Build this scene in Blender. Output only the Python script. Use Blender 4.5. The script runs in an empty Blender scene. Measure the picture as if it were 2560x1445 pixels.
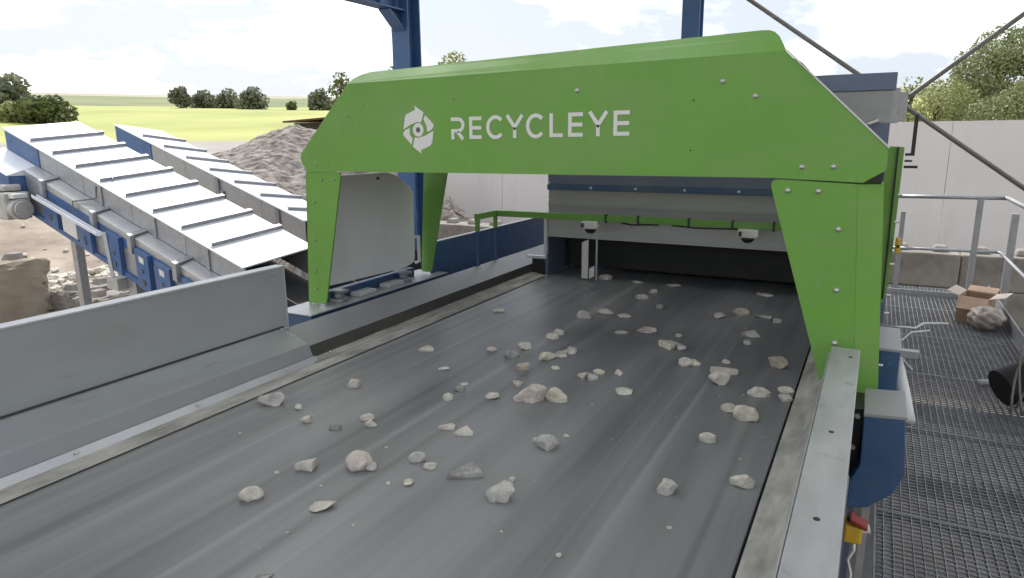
import bpy, bmesh, math, random
import numpy as np
from mathutils import Vector, Matrix

# ------------------------------------------------------------------ camera, sky, sun, exposure
scene = bpy.context.scene
col = scene.collection
R_CAM = Matrix(((0.88333766, -0.09391259, 0.45923306),
                (0.46864550, 0.19632447, -0.86129443),
                (-0.00927230, 0.97603132, 0.21743251)))
cam_data = bpy.data.cameras.new("camera")
cam_data.sensor_width = 36.0
cam_data.lens = 36.0 * 1700.0 / 2560.0
cam_data.clip_start = 0.05
cam_data.clip_end = 3000.0
cam = bpy.data.objects.new("camera", cam_data)
col.objects.link(cam)
cam.matrix_world = Matrix.Translation((0, 0, 1.0)) @ R_CAM.to_4x4()
scene.camera = cam

SUN_EL = math.radians(48)
SUN_AZ = math.radians(-50)          # from +Y towards -X: high, behind the gantry on the left
world = bpy.data.worlds.new("World")
scene.world = world
world.use_nodes = True
nt = world.node_tree
nt.nodes.clear()
w_out = nt.nodes.new("ShaderNodeOutputWorld")
sky = nt.nodes.new("ShaderNodeTexSky")
sky.sky_type = 'NISHITA'
sky.sun_disc = False
sky.sun_elevation = SUN_EL
sky.sun_rotation = SUN_AZ
sky.air_density = 1.0
sky.dust_density = 2.5
bg1 = nt.nodes.new("ShaderNodeBackground")
bg1.inputs['Strength'].default_value = 0.05
nt.links.new(sky.outputs[0], bg1.inputs['Color'])
bg2 = nt.nodes.new("ShaderNodeBackground")
bg2.inputs['Color'].default_value = (0.97, 0.985, 1.0, 1)
bg2.inputs['Strength'].default_value = 1.0
tc = nt.nodes.new("ShaderNodeTexCoord")
mp = nt.nodes.new("ShaderNodeMapping")
mp.inputs['Scale'].default_value = (1.0, 1.0, 2.6)
nz = nt.nodes.new("ShaderNodeTexNoise")
nz.inputs['Scale'].default_value = 4.2
nz.inputs['Detail'].default_value = 7.0
nz.inputs['Roughness'].default_value = 0.55
nz.inputs['Distortion'].default_value = 0.25
rp = nt.nodes.new("ShaderNodeValToRGB")
rp.color_ramp.elements[0].position = 0.45
rp.color_ramp.elements[0].color = (0.145, 0.157, 0.178, 1)
rp.color_ramp.elements[1].position = 0.67
rp.color_ramp.elements[1].color = (0.46, 0.46, 0.46, 1)
mx = nt.nodes.new("ShaderNodeMixShader")
nt.links.new(tc.outputs['Generated'], mp.inputs['Vector'])
nt.links.new(mp.outputs[0], nz.inputs['Vector'])
nt.links.new(nz.outputs['Fac'], rp.inputs['Fac'])
nt.links.new(rp.outputs['Color'], bg2.inputs['Color'])
mx.inputs['Fac'].default_value = 0.9       # thin broken cloud over the whole sky
nt.links.new(bg1.outputs[0], mx.inputs[1])
nt.links.new(bg2.outputs[0], mx.inputs[2])
nt.links.new(mx.outputs[0], w_out.inputs['Surface'])

sun_data = bpy.data.lights.new("sun", 'SUN')
sun_data.energy = 0.8
sun_data.angle = math.radians(12)
sun_data.color = (1.0, 0.96, 0.9)
sun = bpy.data.objects.new("sun", sun_data)
col.objects.link(sun)
sd = Vector((math.sin(SUN_AZ) * math.cos(SUN_EL), math.cos(SUN_AZ) * math.cos(SUN_EL), math.sin(SUN_EL)))
sun.rotation_euler = sd.to_track_quat('Z', 'Y').to_euler()
sun.location = (-20, 20, 30)

scene.view_settings.view_transform = 'Standard'
scene.view_settings.look = 'None'
scene.view_settings.exposure = 2.4
scene.view_settings.gamma = 1.0
scene.view_settings.use_curve_mapping = False
scene.render.engine = 'CYCLES'
scene.cycles.use_denoising = True
scene.cycles.max_bounces = 8
scene.cycles.diffuse_bounces = 4
scene.cycles.sample_clamp_indirect = 6.0

# ------------------------------------------------------------------ helpers
V = Vector
rng = random.Random(7)


def mat(name, c, rough=0.5, metal=0.0, var=0.12, scale=6.0, c2=None, bump=0.0, bscale=80.0,
        stretch=(1, 1, 1), detail=4.0, lo=0.3, hi=0.7, spec=0.5, rvar=0.0, island=0.0, coat=0.0):
    m = bpy.data.materials.new(name)
    m.use_nodes = True
    t = m.node_tree
    b = t.nodes['Principled BSDF']
    b.inputs['Roughness'].default_value = rough
    b.inputs['Metallic'].default_value = metal
    b.inputs['Specular IOR Level'].default_value = spec
    if coat:
        b.inputs['Coat Weight'].default_value = coat
        b.inputs['Coat Roughness'].default_value = 0.25
    tcn = t.nodes.new('ShaderNodeTexCoord')
    mpn = t.nodes.new('ShaderNodeMapping')
    mpn.inputs['Scale'].default_value = stretch
    t.links.new(tcn.outputs['Object'], mpn.inputs['Vector'])
    n = t.nodes.new('ShaderNodeTexNoise')
    n.inputs['Scale'].default_value = scale
    n.inputs['Detail'].default_value = detail
    n.inputs['Roughness'].default_value = 0.6
    t.links.new(mpn.outputs[0], n.inputs['Vector'])
    r = t.nodes.new('ShaderNodeValToRGB')
    a = tuple(x * (1 - var) for x in c)
    z = c2 if c2 else tuple(min(1, x * (1 + var)) for x in c)
    r.color_ramp.elements[0].position = lo
    r.color_ramp.elements[0].color = (*a, 1)
    r.color_ramp.elements[1].position = hi
    r.color_ramp.elements[1].color = (*z, 1)
    t.links.new(n.outputs['Fac'], r.inputs['Fac'])
    colout = r.outputs['Color']
    if island:
        g = t.nodes.new('ShaderNodeNewGeometry')
        hs = t.nodes.new('ShaderNodeHueSaturation')
        ma = t.nodes.new('ShaderNodeMapRange')
        ma.inputs['To Min'].default_value = 1 - island
        ma.inputs['To Max'].default_value = 1 + island
        t.links.new(g.outputs['Random Per Island'], ma.inputs['Value'])
        t.links.new(ma.outputs[0], hs.inputs['Value'])
        t.links.new(colout, hs.inputs['Color'])
        colout = hs.outputs['Color']
    t.links.new(colout, b.inputs['Base Color'])
    if rvar:
        mr = t.nodes.new('ShaderNodeMapRange')
        mr.inputs['To Min'].default_value = max(0.02, rough - rvar)
        mr.inputs['To Max'].default_value = min(1, rough + rvar)
        t.links.new(n.outputs['Fac'], mr.inputs['Value'])
        t.links.new(mr.outputs[0], b.inputs['Roughness'])
    if bump:
        n2 = t.nodes.new('ShaderNodeTexNoise')
        n2.inputs['Scale'].default_value = bscale
        n2.inputs['Detail'].default_value = 5.0
        t.links.new(mpn.outputs[0], n2.inputs['Vector'])
        bp = t.nodes.new('ShaderNodeBump')
        bp.inputs['Strength'].default_value = bump
        bp.inputs['Distance'].default_value = 0.02
        t.links.new(n2.outputs['Fac'], bp.inputs['Height'])
        t.links.new(bp.outputs[0], b.inputs['Normal'])
    return m


M = {}
M['green'] = mat('green_paint', (0.15, 0.355, 0.052), 0.42, 0, 0.05, 2.5, bump=0.02, bscale=14)
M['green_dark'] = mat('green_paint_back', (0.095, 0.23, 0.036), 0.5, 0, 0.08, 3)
M['blue'] = mat('blue_paint', (0.042, 0.098, 0.20), 0.45, 0, 0.12, 4)
M['steel_blue'] = mat('blue_grey_sheet', (0.145, 0.18, 0.265), 0.45, 0.2, 0.08, 2)
M['white'] = mat('white_lacquer', (0.88, 0.90, 0.88), 0.4, 0, 0.03, 2)
M['cover'] = mat('white_cover_sheet', (0.70, 0.73, 0.78), 0.45, 0, 0.05, 1.2)
M['galv'] = mat('galvanised_steel', (0.40, 0.41, 0.43), 0.42, 0.55, 0.12, 14, rvar=0.08, bump=0.03, bscale=30)
M['galv_rail'] = mat('galvanised_beam', (0.44, 0.445, 0.45), 0.5, 0.35, 0.15, 3.5, stretch=(3, 0.9, 3), rvar=0.1, bump=0.03, bscale=40)
M['skirt'] = mat('skirt_steel', (0.42, 0.435, 0.45), 0.42, 0.45, 0.10, 2.0, stretch=(1, 0.5, 1), rvar=0.08)
M['skirt_light'] = mat('skirt_lip_steel', (0.58, 0.59, 0.61), 0.4, 0.4, 0.1, 5)
M['rib'] = mat('rib_steel', (0.30, 0.30, 0.33), 0.5, 0.4, 0.1, 6)
M['dust'] = mat('dusty_strip', (0.36, 0.345, 0.31), 0.9, 0, 0.35, 14, c2=(0.50, 0.485, 0.445), bump=0.3, bscale=90, stretch=(1, 0.35, 1))
M['dark'] = mat('black_rubber', (0.017, 0.017, 0.018), 0.7, 0, 0.2, 10)
M['black'] = mat('black_plastic', (0.012, 0.012, 0.012), 0.4, 0, 0.1, 10)
M['dome'] = mat('smoked_dome', (0.006, 0.006, 0.006), 0.08, 0, 0.0, 5, spec=0.7)
M['camwhite'] = mat('camera_white', (0.72, 0.72, 0.7), 0.4, 0, 0.03, 5)
M['bolt'] = mat('bolt_green', (0.33, 0.42, 0.22), 0.35, 0.2, 0.1, 30)
M['zinc'] = mat('zinc_bolt', (0.6, 0.6, 0.58), 0.35, 0.7, 0.1, 30)
M['sign'] = mat('sign_white', (0.76, 0.76, 0.74), 0.45, 0, 0.03, 6)
M['signgrey'] = mat('sign_grey', (0.1, 0.11, 0.1), 0.5, 0, 0.03, 6)
M['concrete'] = mat('concrete', (0.22, 0.195, 0.165), 0.9, 0, 0.3, 1.6, c2=(0.33, 0.31, 0.275), bump=0.25, bscale=25)
M['concrete_worn'] = mat('worn_concrete', (0.26, 0.205, 0.16), 0.95, 0, 0.2, 1.1, c2=(0.30, 0.27, 0.21), bump=0.5, bscale=12)
M['wallwhite'] = mat('white_wall_sheet', (0.66, 0.64, 0.62), 0.7, 0, 0.04, 0.5)
M['dirt'] = mat('yard_dirt', (0.27, 0.21, 0.16), 0.95, 0, 0.4, 0.55, c2=(0.40, 0.335, 0.265), bump=0.8, bscale=2.2, detail=10)
M['gravel'] = mat('gravel_track', (0.30, 0.28, 0.25), 0.95, 0, 0.15, 0.3, bump=0.3, bscale=3)
M['heap'] = mat('rubble_heap', (0.22, 0.19, 0.165), 0.95, 0, 0.4, 3.0, c2=(0.37, 0.33, 0.295), bump=0.9, bscale=6, detail=12)
M['crop'] = mat('ripening_crop', (0.30, 0.345, 0.075), 0.9, 0, 0.2, 0.05, c2=(0.42, 0.43, 0.13), bump=0.3, bscale=2, stretch=(1, 0.5, 1), detail=9)
M['grass'] = mat('far_grass', (0.13, 0.165, 0.05), 0.9, 0, 0.2, 0.03, c2=(0.20, 0.22, 0.085), detail=8)
M['hillc'] = mat('far_fields', (0.26, 0.26, 0.14), 0.9, 0, 0.2, 0.012, c2=(0.42, 0.37, 0.30), detail=6)
M['bark'] = mat('bark', (0.09, 0.075, 0.055), 0.95, 0, 0.3, 8, bump=0.4, bscale=20)
M['card'] = mat('cardboard', (0.36, 0.255, 0.185), 0.85, 0, 0.15, 6)
M['card_in'] = mat('cardboard_pale', (0.55, 0.48, 0.42), 0.85, 0, 0.1, 6)
M['yellow'] = mat('yellow_casting', (0.60, 0.36, 0.03), 0.5, 0, 0.2, 8)
M['red'] = mat('red_plastic', (0.26, 0.025, 0.015), 0.45, 0, 0.15, 8)
M['cable'] = mat('grey_cable', (0.22, 0.20, 0.18), 0.6, 0, 0.15, 8)
M['roofm'] = mat('roof_sheet', (0.52, 0.52, 0.50), 0.6, 0.0, 0.06, 0.5)
M['rooftile'] = mat('brown_roof', (0.10, 0.045, 0.025), 0.8, 0, 0.2, 2)
M['shedwall'] = mat('dark_timber', (0.05, 0.042, 0.035), 0.9, 0, 0.3, 2)
M['rod'] = mat('painted_rod', (0.20, 0.193, 0.18), 0.5, 0.3, 0.1, 3)
M['strip'] = mat('pale_strip', (0.62, 0.60, 0.57), 0.6, 0, 0.08, 8)
M['motor'] = mat('motor_grey', (0.45, 0.44, 0.42), 0.5, 0.2, 0.15, 8)

# stone colours
SC = [((0.53, 0.49, 0.42), (0.69, 0.65, 0.57)), ((0.55, 0.475, 0.415), (0.68, 0.61, 0.55)), ((0.40, 0.385, 0.35), (0.58, 0.56, 0.515)),
      ((0.56, 0.51, 0.39), (0.72, 0.68, 0.57)), ((0.20, 0.195, 0.185), (0.42, 0.41, 0.385)), ((0.40, 0.33, 0.25), (0.56, 0.49, 0.39))]
for i, (a_, b_) in enumerate(SC):
    M['stone%d' % i] = mat('stone_%d' % i, a_, 0.9, 0, 0.12, 22, c2=b_, bump=0.5, bscale=110, detail=8, lo=0.35, hi=0.62)

# rubber belt: dusty streaks drawn out along the running direction
def belt_material():
    m = mat('belt_rubber', (0.118, 0.122, 0.130), 0.42, 0, 0.0, 5.0, c2=(0.215, 0.221, 0.226), stretch=(1.3, 0.06, 1), detail=5, lo=0.36, hi=0.64, rvar=0.10, spec=0.5)
    t = m.node_tree
    b = t.nodes['Principled BSDF']
    base = b.inputs['Base Color'].links[0].from_socket
    tcn = t.nodes.new('ShaderNodeTexCoord')

    def layer(prev, stretch, scale, lo, hi, colr, amount, detail=3.0):
        mp2 = t.nodes.new('ShaderNodeMapping'); mp2.inputs['Scale'].default_value = stretch
        t.links.new(tcn.outputs['Object'], mp2.inputs['Vector'])
        n2 = t.nodes.new('ShaderNodeTexNoise'); n2.inputs['Scale'].default_value = scale; n2.inputs['Detail'].default_value = detail
        t.links.new(mp2.outputs[0], n2.inputs['Vector'])
        mr = t.nodes.new('ShaderNodeMapRange'); mr.inputs['From Min'].default_value = lo; mr.inputs['From Max'].default_value = hi
        mr.inputs['To Max'].default_value = amount
        t.links.new(n2.outputs['Fac'], mr.inputs['Value'])
        mxn = t.nodes.new('ShaderNodeMix'); mxn.data_type = 'RGBA'
        t.links.new(mr.outputs[0], mxn.inputs['Factor'])
        t.links.new(prev, mxn.inputs['A'])
        mxn.inputs['B'].default_value = (*colr, 1)
        return mxn.outputs['Result']

    s = layer(base, (13, 0.09, 1), 1.0, 0.56, 0.72, (0.33, 0.335, 0.33), 0.65)       # pale scratches of dust
    s = layer(s, (8, 0.07, 1), 1.3, 0.57, 0.74, (0.06, 0.061, 0.065), 0.75)           # worn dark lanes
    s = layer(s, (1, 1, 1), 60.0, 0.75, 0.80, (0.32, 0.31, 0.29), 0.6, 1.0)          # specks
    s = layer(s, (1.5, 0.5, 1), 1.1, 0.42, 0.75, (0.30, 0.30, 0.29), 0.5, 5.0)      # dust film in large patches
    t.links.new(s, b.inputs['Base Color'])
    return m


M['belt'] = belt_material()
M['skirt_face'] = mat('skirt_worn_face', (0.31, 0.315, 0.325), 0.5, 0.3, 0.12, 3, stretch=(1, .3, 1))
M['galv_dark'] = mat('weathered_grating', (0.30, 0.305, 0.315), 0.55, 0.4, 0.25, 9)
M['hood_steel'] = mat('hood_steel', (0.36, 0.36, 0.365), 0.45, 0.35, 0.12, 3, stretch=(0.6, 1, 3), rvar=0.1)


def wear(m, colr, amount, scale, stretch, lo, hi, detail=8.0, rough=None):
    """a film of dust or scuffs with a shape of its own over a paint"""
    t = m.node_tree
    b = t.nodes['Principled BSDF']
    prev = b.inputs['Base Color'].links[0].from_socket
    tcn = t.nodes.new('ShaderNodeTexCoord')
    mp2 = t.nodes.new('ShaderNodeMapping'); mp2.inputs['Scale'].default_value = stretch
    t.links.new(tcn.outputs['Object'], mp2.inputs['Vector'])
    n2 = t.nodes.new('ShaderNodeTexNoise'); n2.inputs['Scale'].default_value = scale; n2.inputs['Detail'].default_value = detail
    n2.inputs['Roughness'].default_value = 0.65
    t.links.new(mp2.outputs[0], n2.inputs['Vector'])
    mr = t.nodes.new('ShaderNodeMapRange'); mr.inputs['From Min'].default_value = lo; mr.inputs['From Max'].default_value = hi
    mr.inputs['To Max'].default_value = amount
    t.links.new(n2.outputs['Fac'], mr.inputs['Value'])
    mxn = t.nodes.new('ShaderNodeMix'); mxn.data_type = 'RGBA'
    t.links.new(mr.outputs[0], mxn.inputs['Factor'])
    t.links.new(prev, mxn.inputs['A'])
    mxn.inputs['B'].default_value = (*colr, 1)
    t.links.new(mxn.outputs['Result'], b.inputs['Base Color'])


DUST = (0.36, 0.34, 0.29)
wear(M['green'], DUST, 0.22, 2.2, (1, 1, 1.6), 0.46, 0.80)
wear(M['green'], DUST, 0.30, 9.0, (2.5, 2.5, 0.35), 0.60, 0.78)          # rain runs
wear(M['green'], (0.30, 0.30, 0.24), 0.5, 60.0, (1, 1, 1), 0.70, 0.76, 2.0)   # splashes
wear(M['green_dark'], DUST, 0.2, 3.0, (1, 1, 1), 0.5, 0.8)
wear(M['blue'], DUST, 0.20, 3.0, (1, 1, 1), 0.48, 0.8)
wear(M['blue'], DUST, 0.35, 40.0, (1, 1, 1), 0.66, 0.74, 2.0)
wear(M['skirt'], DUST, 0.40, 3.0, (1, 0.6, 2.5), 0.50, 0.78)
wear(M['skirt'], (0.16, 0.15, 0.14), 0.55, 14.0, (1.2, 0.18, 1.2), 0.60, 0.72)  # drag marks
wear(M['skirt'], (0.5, 0.5, 0.49), 0.5, 26.0, (1.0, 0.10, 1.0), 0.64, 0.72)
wear(M['galv_rail'], (0.16, 0.16, 0.155), 0.5, 7.0, (2.0, 1.0, 1), 0.56, 0.74)
wear(M['galv_rail'], DUST, 0.45, 22.0, (1, 0.5, 1), 0.60, 0.75)
wear(M['galv'], DUST, 0.22, 5.0, (1, 1, 1), 0.5, 0.8)
wear(M['hood_steel'], DUST, 0.3, 4.0, (0.7, 1, 2), 0.5, 0.78)
wear(M['cover'], (0.40, 0.38, 0.34), 0.35, 4.0, (0.4, 1.4, 1), 0.56, 0.80)
wear(M['wallwhite'], (0.48, 0.45, 0.40), 0.35, 1.2, (1.6, 1, 0.25), 0.52, 0.80)
wear(M['concrete'], (0.12, 0.10, 0.08), 0.6, 1.4, (1, 1, 0.6), 0.52, 0.74)
wear(M['white'], DUST, 0.22, 3.0, (1, 1, 0.5), 0.52, 0.8)
wear(M['steel_blue'], DUST, 0.2, 3.0, (1, 1, 1), 0.5, 0.8)
M['blue_frame'] = mat('shelter_blue_lit', (0.05, 0.12, 0.27), 0.45, 0, 0.12, 3)  # blue lightened to stand in for light on the corner column
wear(M['blue_frame'], DUST, 0.25, 2.0, (1, 1, 0.6), 0.5, 0.8)
M['blue_conv'] = mat('conveyor_blue_sunlit', (0.05, 0.125, 0.30), 0.45, 0, 0.12, 4)  # blue brightened to stand in for sunlight on the conveyor sides
wear(M['blue_conv'], DUST, 0.3, 3.0, (1, 1, 1), 0.48, 0.8)


def leafmat(name, c, c2, sat=0.35):
    m = bpy.data.materials.new(name)
    m.use_nodes = True
    t = m.node_tree
    b = t.nodes['Principled BSDF']
    g = t.nodes.new('ShaderNodeNewGeometry')
    r = t.nodes.new('ShaderNodeValToRGB')
    r.color_ramp.elements[0].color = (*c, 1)
    r.color_ramp.elements[1].color = (*c2, 1)
    t.links.new(g.outputs['Random Per Island'], r.inputs['Fac'])
    t.links.new(r.outputs['Color'], b.inputs['Base Color'])
    b.inputs['Roughness'].default_value = 0.6
    tr = t.nodes.new('ShaderNodeBsdfTranslucent')
    t.links.new(r.outputs['Color'], tr.inputs['Color'])
    mxs = t.nodes.new('ShaderNodeMixShader')
    mxs.inputs['Fac'].default_value = sat
    out = t.nodes['Material Output']
    t.links.new(b.outputs[0], mxs.inputs[1])
    t.links.new(tr.outputs[0], mxs.inputs[2])
    t.links.new(mxs.outputs[0], out.inputs['Surface'])
    return m


M['channel'] = mat('aluminium_channel', (0.55, 0.55, 0.55), 0.32, 0.6, 0.08, 4)
M['skirt_dark'] = mat('skirt_brown_grey', (0.04, 0.038, 0.035), 0.6, 0, 0.3, 5, c2=(0.075, 0.07, 0.062), stretch=(1, .3, 1))  # dark brown-grey with random variation
M['slab'] = mat('shade_slab', (0.06, 0.058, 0.055), 0.9, 0, 0.3, 0.8)  # darkened to imitate shade below the walkway
M['added_rooflight'] = leafmat('added_rooflight_sheet', (0.86, 0.88, 0.88), (0.86, 0.88, 0.88), 0.92)  # for the added strips that let daylight through the roof
M['leaf_far_hazy'] = leafmat('leaf_far_hazy', (0.11, 0.125, 0.085), (0.22, 0.235, 0.15), 0.3)  # leaf colours paled to stand in for distance haze
M['leaf_mid'] = leafmat('leaf_mid', (0.07, 0.095, 0.03), (0.17, 0.19, 0.07), 0.25)
M['leaf_bright'] = leafmat('leaf_bright', (0.17, 0.20, 0.07), (0.40, 0.42, 0.18), 0.35)
M['leaf_near'] = leafmat('leaf_near', (0.12, 0.15, 0.06), (0.32, 0.35, 0.16), 0.35)


def tag(o, label=None, cat=None, group=None, kind=None):
    if label: o['label'] = label
    if cat: o['category'] = cat
    if group: o['group'] = group
    if kind: o['kind'] = kind
    return o


def empty(name, loc=(0, 0, 0), label=None, cat=None, group=None, kind=None):
    o = bpy.data.objects.new(name, None)
    o.empty_display_size = 0.1
    o.location = loc
    col.objects.link(o)
    return tag(o, label, cat, group, kind)


def wloc(o):
    l = V(o.location)
    while o.parent:
        o = o.parent
        l = l + V(o.location)
    return l


class MB:
    def __init__(s):
        s.v = []; s.f = []

    def add(s, vs, fs):
        n = len(s.v)
        s.v += [V(p) for p in vs]
        s.f += [tuple(i + n for i in f) for f in fs]
        return s

    def obox(s, o, a, b, c):
        o, a, b, c = V(o), V(a), V(b), V(c)
        if a.cross(b).dot(c) < 0: a, b = b, a
        vs = [o, o + a, o + a + b, o + b, o + c, o + a + c, o + a + b + c, o + b + c]
        return s.add(vs, [(3, 2, 1, 0), (4, 5, 6, 7), (0, 1, 5, 4), (1, 2, 6, 5), (2, 3, 7, 6), (3, 0, 4, 7)])

    def box(s, x0, x1, y0, y1, z0, z1):
        return s.obox((x0, y0, z0), (x1 - x0, 0, 0), (0, y1 - y0, 0), (0, 0, z1 - z0))

    def prism(s, poly, ext):
        poly = [V(p) for p in poly]; ext = V(ext); n = len(poly)
        nm = V((0, 0, 0))
        for i in range(n):
            nm += poly[i].cross(poly[(i + 1) % n])
        if nm.dot(ext) > 0: poly = poly[::-1]
        vs = poly + [p + ext for p in poly]
        fs = [tuple(range(n)), tuple(range(2 * n - 1, n - 1, -1))]
        for i in range(n):
            j = (i + 1) % n
            fs.append((j, i, n + i, n + j))
        return s.add(vs, fs)

    def tube(s, pts, r, n=8, caps=True):
        pts = [V(p) for p in pts]; k = len(pts)
        rs = r if isinstance(r, (list, tuple)) else [r] * k
        base = len(s.v); up = None
        for i, p in enumerate(pts):
            d = (pts[min(i + 1, k - 1)] - pts[max(i - 1, 0)]).normalized()
            if up is None:
                up = V((0, 0, 1)) if abs(d.z) < 0.9 else V((1, 0, 0))
            a = d.cross(up).normalized(); b = a.cross(d).normalized(); up = b
            for j in range(n):
                t = 2 * math.pi * j / n
                s.v.append(p + (a * math.cos(t) + b * math.sin(t)) * rs[i])
        for i in range(k - 1):
            for j in range(n):
                j2 = (j + 1) % n
                s.f.append((base + i * n + j, base + i * n + j2, base + (i + 1) * n + j2, base + (i + 1) * n + j))
        if caps:
            s.f.append(tuple(base + j for j in range(n))[::-1])
            s.f.append(tuple(base + (k - 1) * n + j for j in range(n)))
        return s

    def cyl(s, p0, p1, r, n=14):
        return s.tube([p0, p1], r, n)

    def dome(s, c, r, axis=(0, 0, -1), n=16, m=6, flat=1.0):
        c = V(c); ax = V(axis).normalized()
        a = ax.orthogonal().normalized(); b = ax.cross(a)
        pts = []
        for i in range(m + 1):
            t = math.pi / 2 * i / m
            pts.append((math.cos(t) * r, math.sin(t) * r * flat))
        base = len(s.v)
        for rr, h in pts:
            for j in range(n):
                q = 2 * math.pi * j / n
                s.v.append(c + (a * math.cos(q) + b * math.sin(q)) * max(rr, 1e-5) + ax * h)
        for i in range(m):
            for j in range(n):
                j2 = (j + 1) % n
                s.f.append((base + i * n + j, base + i * n + j2, base + (i + 1) * n + j2, base + (i + 1) * n + j))
        s.f.append(tuple(base + j for j in range(n))[::-1])
        return s

    def build(s, name, m, parent=None, bevel=0.0, smooth=False, seg=2):
        off = wloc(parent) if parent else V((0, 0, 0))
        me = bpy.data.meshes.new(name)
        me.from_pydata([p - off for p in s.v], [], s.f)
        me.update()
        o = bpy.data.objects.new(name, me)
        me.materials.append(M[m] if isinstance(m, str) else m)
        col.objects.link(o)
        if parent: o.parent = parent
        if smooth:
            for p in me.polygons: p.use_smooth = True
        if bevel:
            md = o.modifiers.new('bevel', 'BEVEL')
            md.width = bevel; md.segments = seg; md.limit_method = 'ANGLE'; md.angle_limit = math.radians(35)
        return o


def fillet(poly, radii, n=5):
    out = []; k = len(poly)
    for i, p in enumerate(poly):
        r = radii[i] if isinstance(radii, (list, tuple)) else radii
        p = V((p[0], p[1])); a = V((poly[i - 1][0], poly[i - 1][1])) - p; b = V((poly[(i + 1) % k][0], poly[(i + 1) % k][1])) - p
        if r <= 0:
            out.append((p.x, p.y)); continue
        t = min(r, a.length * 0.45, b.length * 0.45)
        p0 = p + a.normalized() * t; p1 = p + b.normalized() * t
        for j in range(n + 1):
            u = j / n
            q = p0 * (1 - u) ** 2 + p * 2 * u * (1 - u) + p1 * u * u
            out.append((q.x, q.y))
    return out


def single(o, label, cat, group=None):
    return tag(o, label, cat, group)

# ------------------------------------------------------------------ terrain
TD = [0, 22, 30, 46, 60, 72, 90, 105, 150, 200, 230, 260, 450, 700, 1100]
TZ = [-3.2, -3.2, -1.9, 0.0, 0.6, 0.95, 2.0, 3.3, 6.6, 8.8, 10.4, 12.0, 25.4, 41.0, 58.0]


def terrain(d):
    return float(np.interp(d, TD, TZ))


def ring(name, d0, d1, m, steps, segs=120, rough=0.0, kind='structure', wav=0.0):
    vs = []; fs = []
    rs = [d0 + (d1 - d0) * i / steps for i in range(steps + 1)]
    r_ = random.Random(hash(name) % 1000 if False else len(name) * 13)
    for r in rs:
        for j in range(segs):
            t = 2 * math.pi * j / segs
            z = terrain(r) + (r_.uniform(-rough, rough) if r > 14 else 0)
            vs.append((r * math.sin(t), r * math.cos(t), z))
    for i in range(steps):
        for j in range(segs):
            j2 = (j + 1) % segs
            fs.append((i * segs + j, i * segs + j2, (i + 1) * segs + j2, (i + 1) * segs + j)[::-1])
    me = bpy.data.meshes.new(name); me.from_pydata(vs, [], fs); me.update()
    for p in me.polygons: p.use_smooth = True
    o = bpy.data.objects.new(name, me); me.materials.append(M[m]); col.objects.link(o)
    o['kind'] = kind
    return o


ring('yard_ground', 0.01, 47, 'dirt', 60, 240, 0.10)
slab_me = MB().box(-8.2, 7.2, -8.6, 11.0, -3.6, -3.02).build('shade_floor', 'slab', None)  # added dark floor standing in for the shade under the grating
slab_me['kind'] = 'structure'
ring('gravel_track', 46.6, 72, 'gravel', 10)
ring('crop_field', 71.5, 262, 'crop', 30)
ring('grass_field', 261, 452, 'grass', 12)
ring('hills', 451, 1100, 'hillc', 8)

# ------------------------------------------------------------------ trees
def leaf_cloud(name, centres, radii, n, size, m, parent, seed, squash=0.8, surf=0.62):
    g = np.random.default_rng(seed)
    cs = np.array(centres, float); rd = np.array(radii, float)
    wts = rd ** 2 / (rd ** 2).sum()
    k = g.choice(len(cs), n, p=wts)
    d = g.normal(size=(n, 3)); d /= np.linalg.norm(d, axis=1)[:, None]
    rr = surf + (1.06 - surf) * g.random(n) ** 0.6
    p = cs[k] + d * (rd[k] * rr)[:, None] * np.array([1, 1, squash])
    a = d + 0.9 * g.normal(size=(n, 3)); a /= np.linalg.norm(a, axis=1)[:, None]
    b = np.cross(a, g.normal(size=(n, 3))); b /= np.linalg.norm(b, axis=1)[:, None]
    c = np.cross(a, b)
    s = size * (0.55 + 0.9 * g.random(n))
    b = b * s[:, None]; c = c * (s * 0.62)[:, None]
    v = np.stack([p - b, p - c * 0.9, p + b, p + c], 1).reshape(-1, 3) - np.array(wloc(parent))
    me = bpy.data.meshes.new(name)
    me.vertices.add(4 * n); me.vertices.foreach_set('co', v.ravel())
    me.loops.add(4 * n); me.loops.foreach_set('vertex_index', np.arange(4 * n))
    me.polygons.add(n); me.polygons.foreach_set('loop_start', np.arange(0, 4 * n, 4)); me.polygons.foreach_set('loop_total', np.full(n, 4))
    me.update()
    me.materials.append(M[m])
    o = bpy.data.objects.new(name, me); col.objects.link(o); o.parent = parent
    return o


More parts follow.
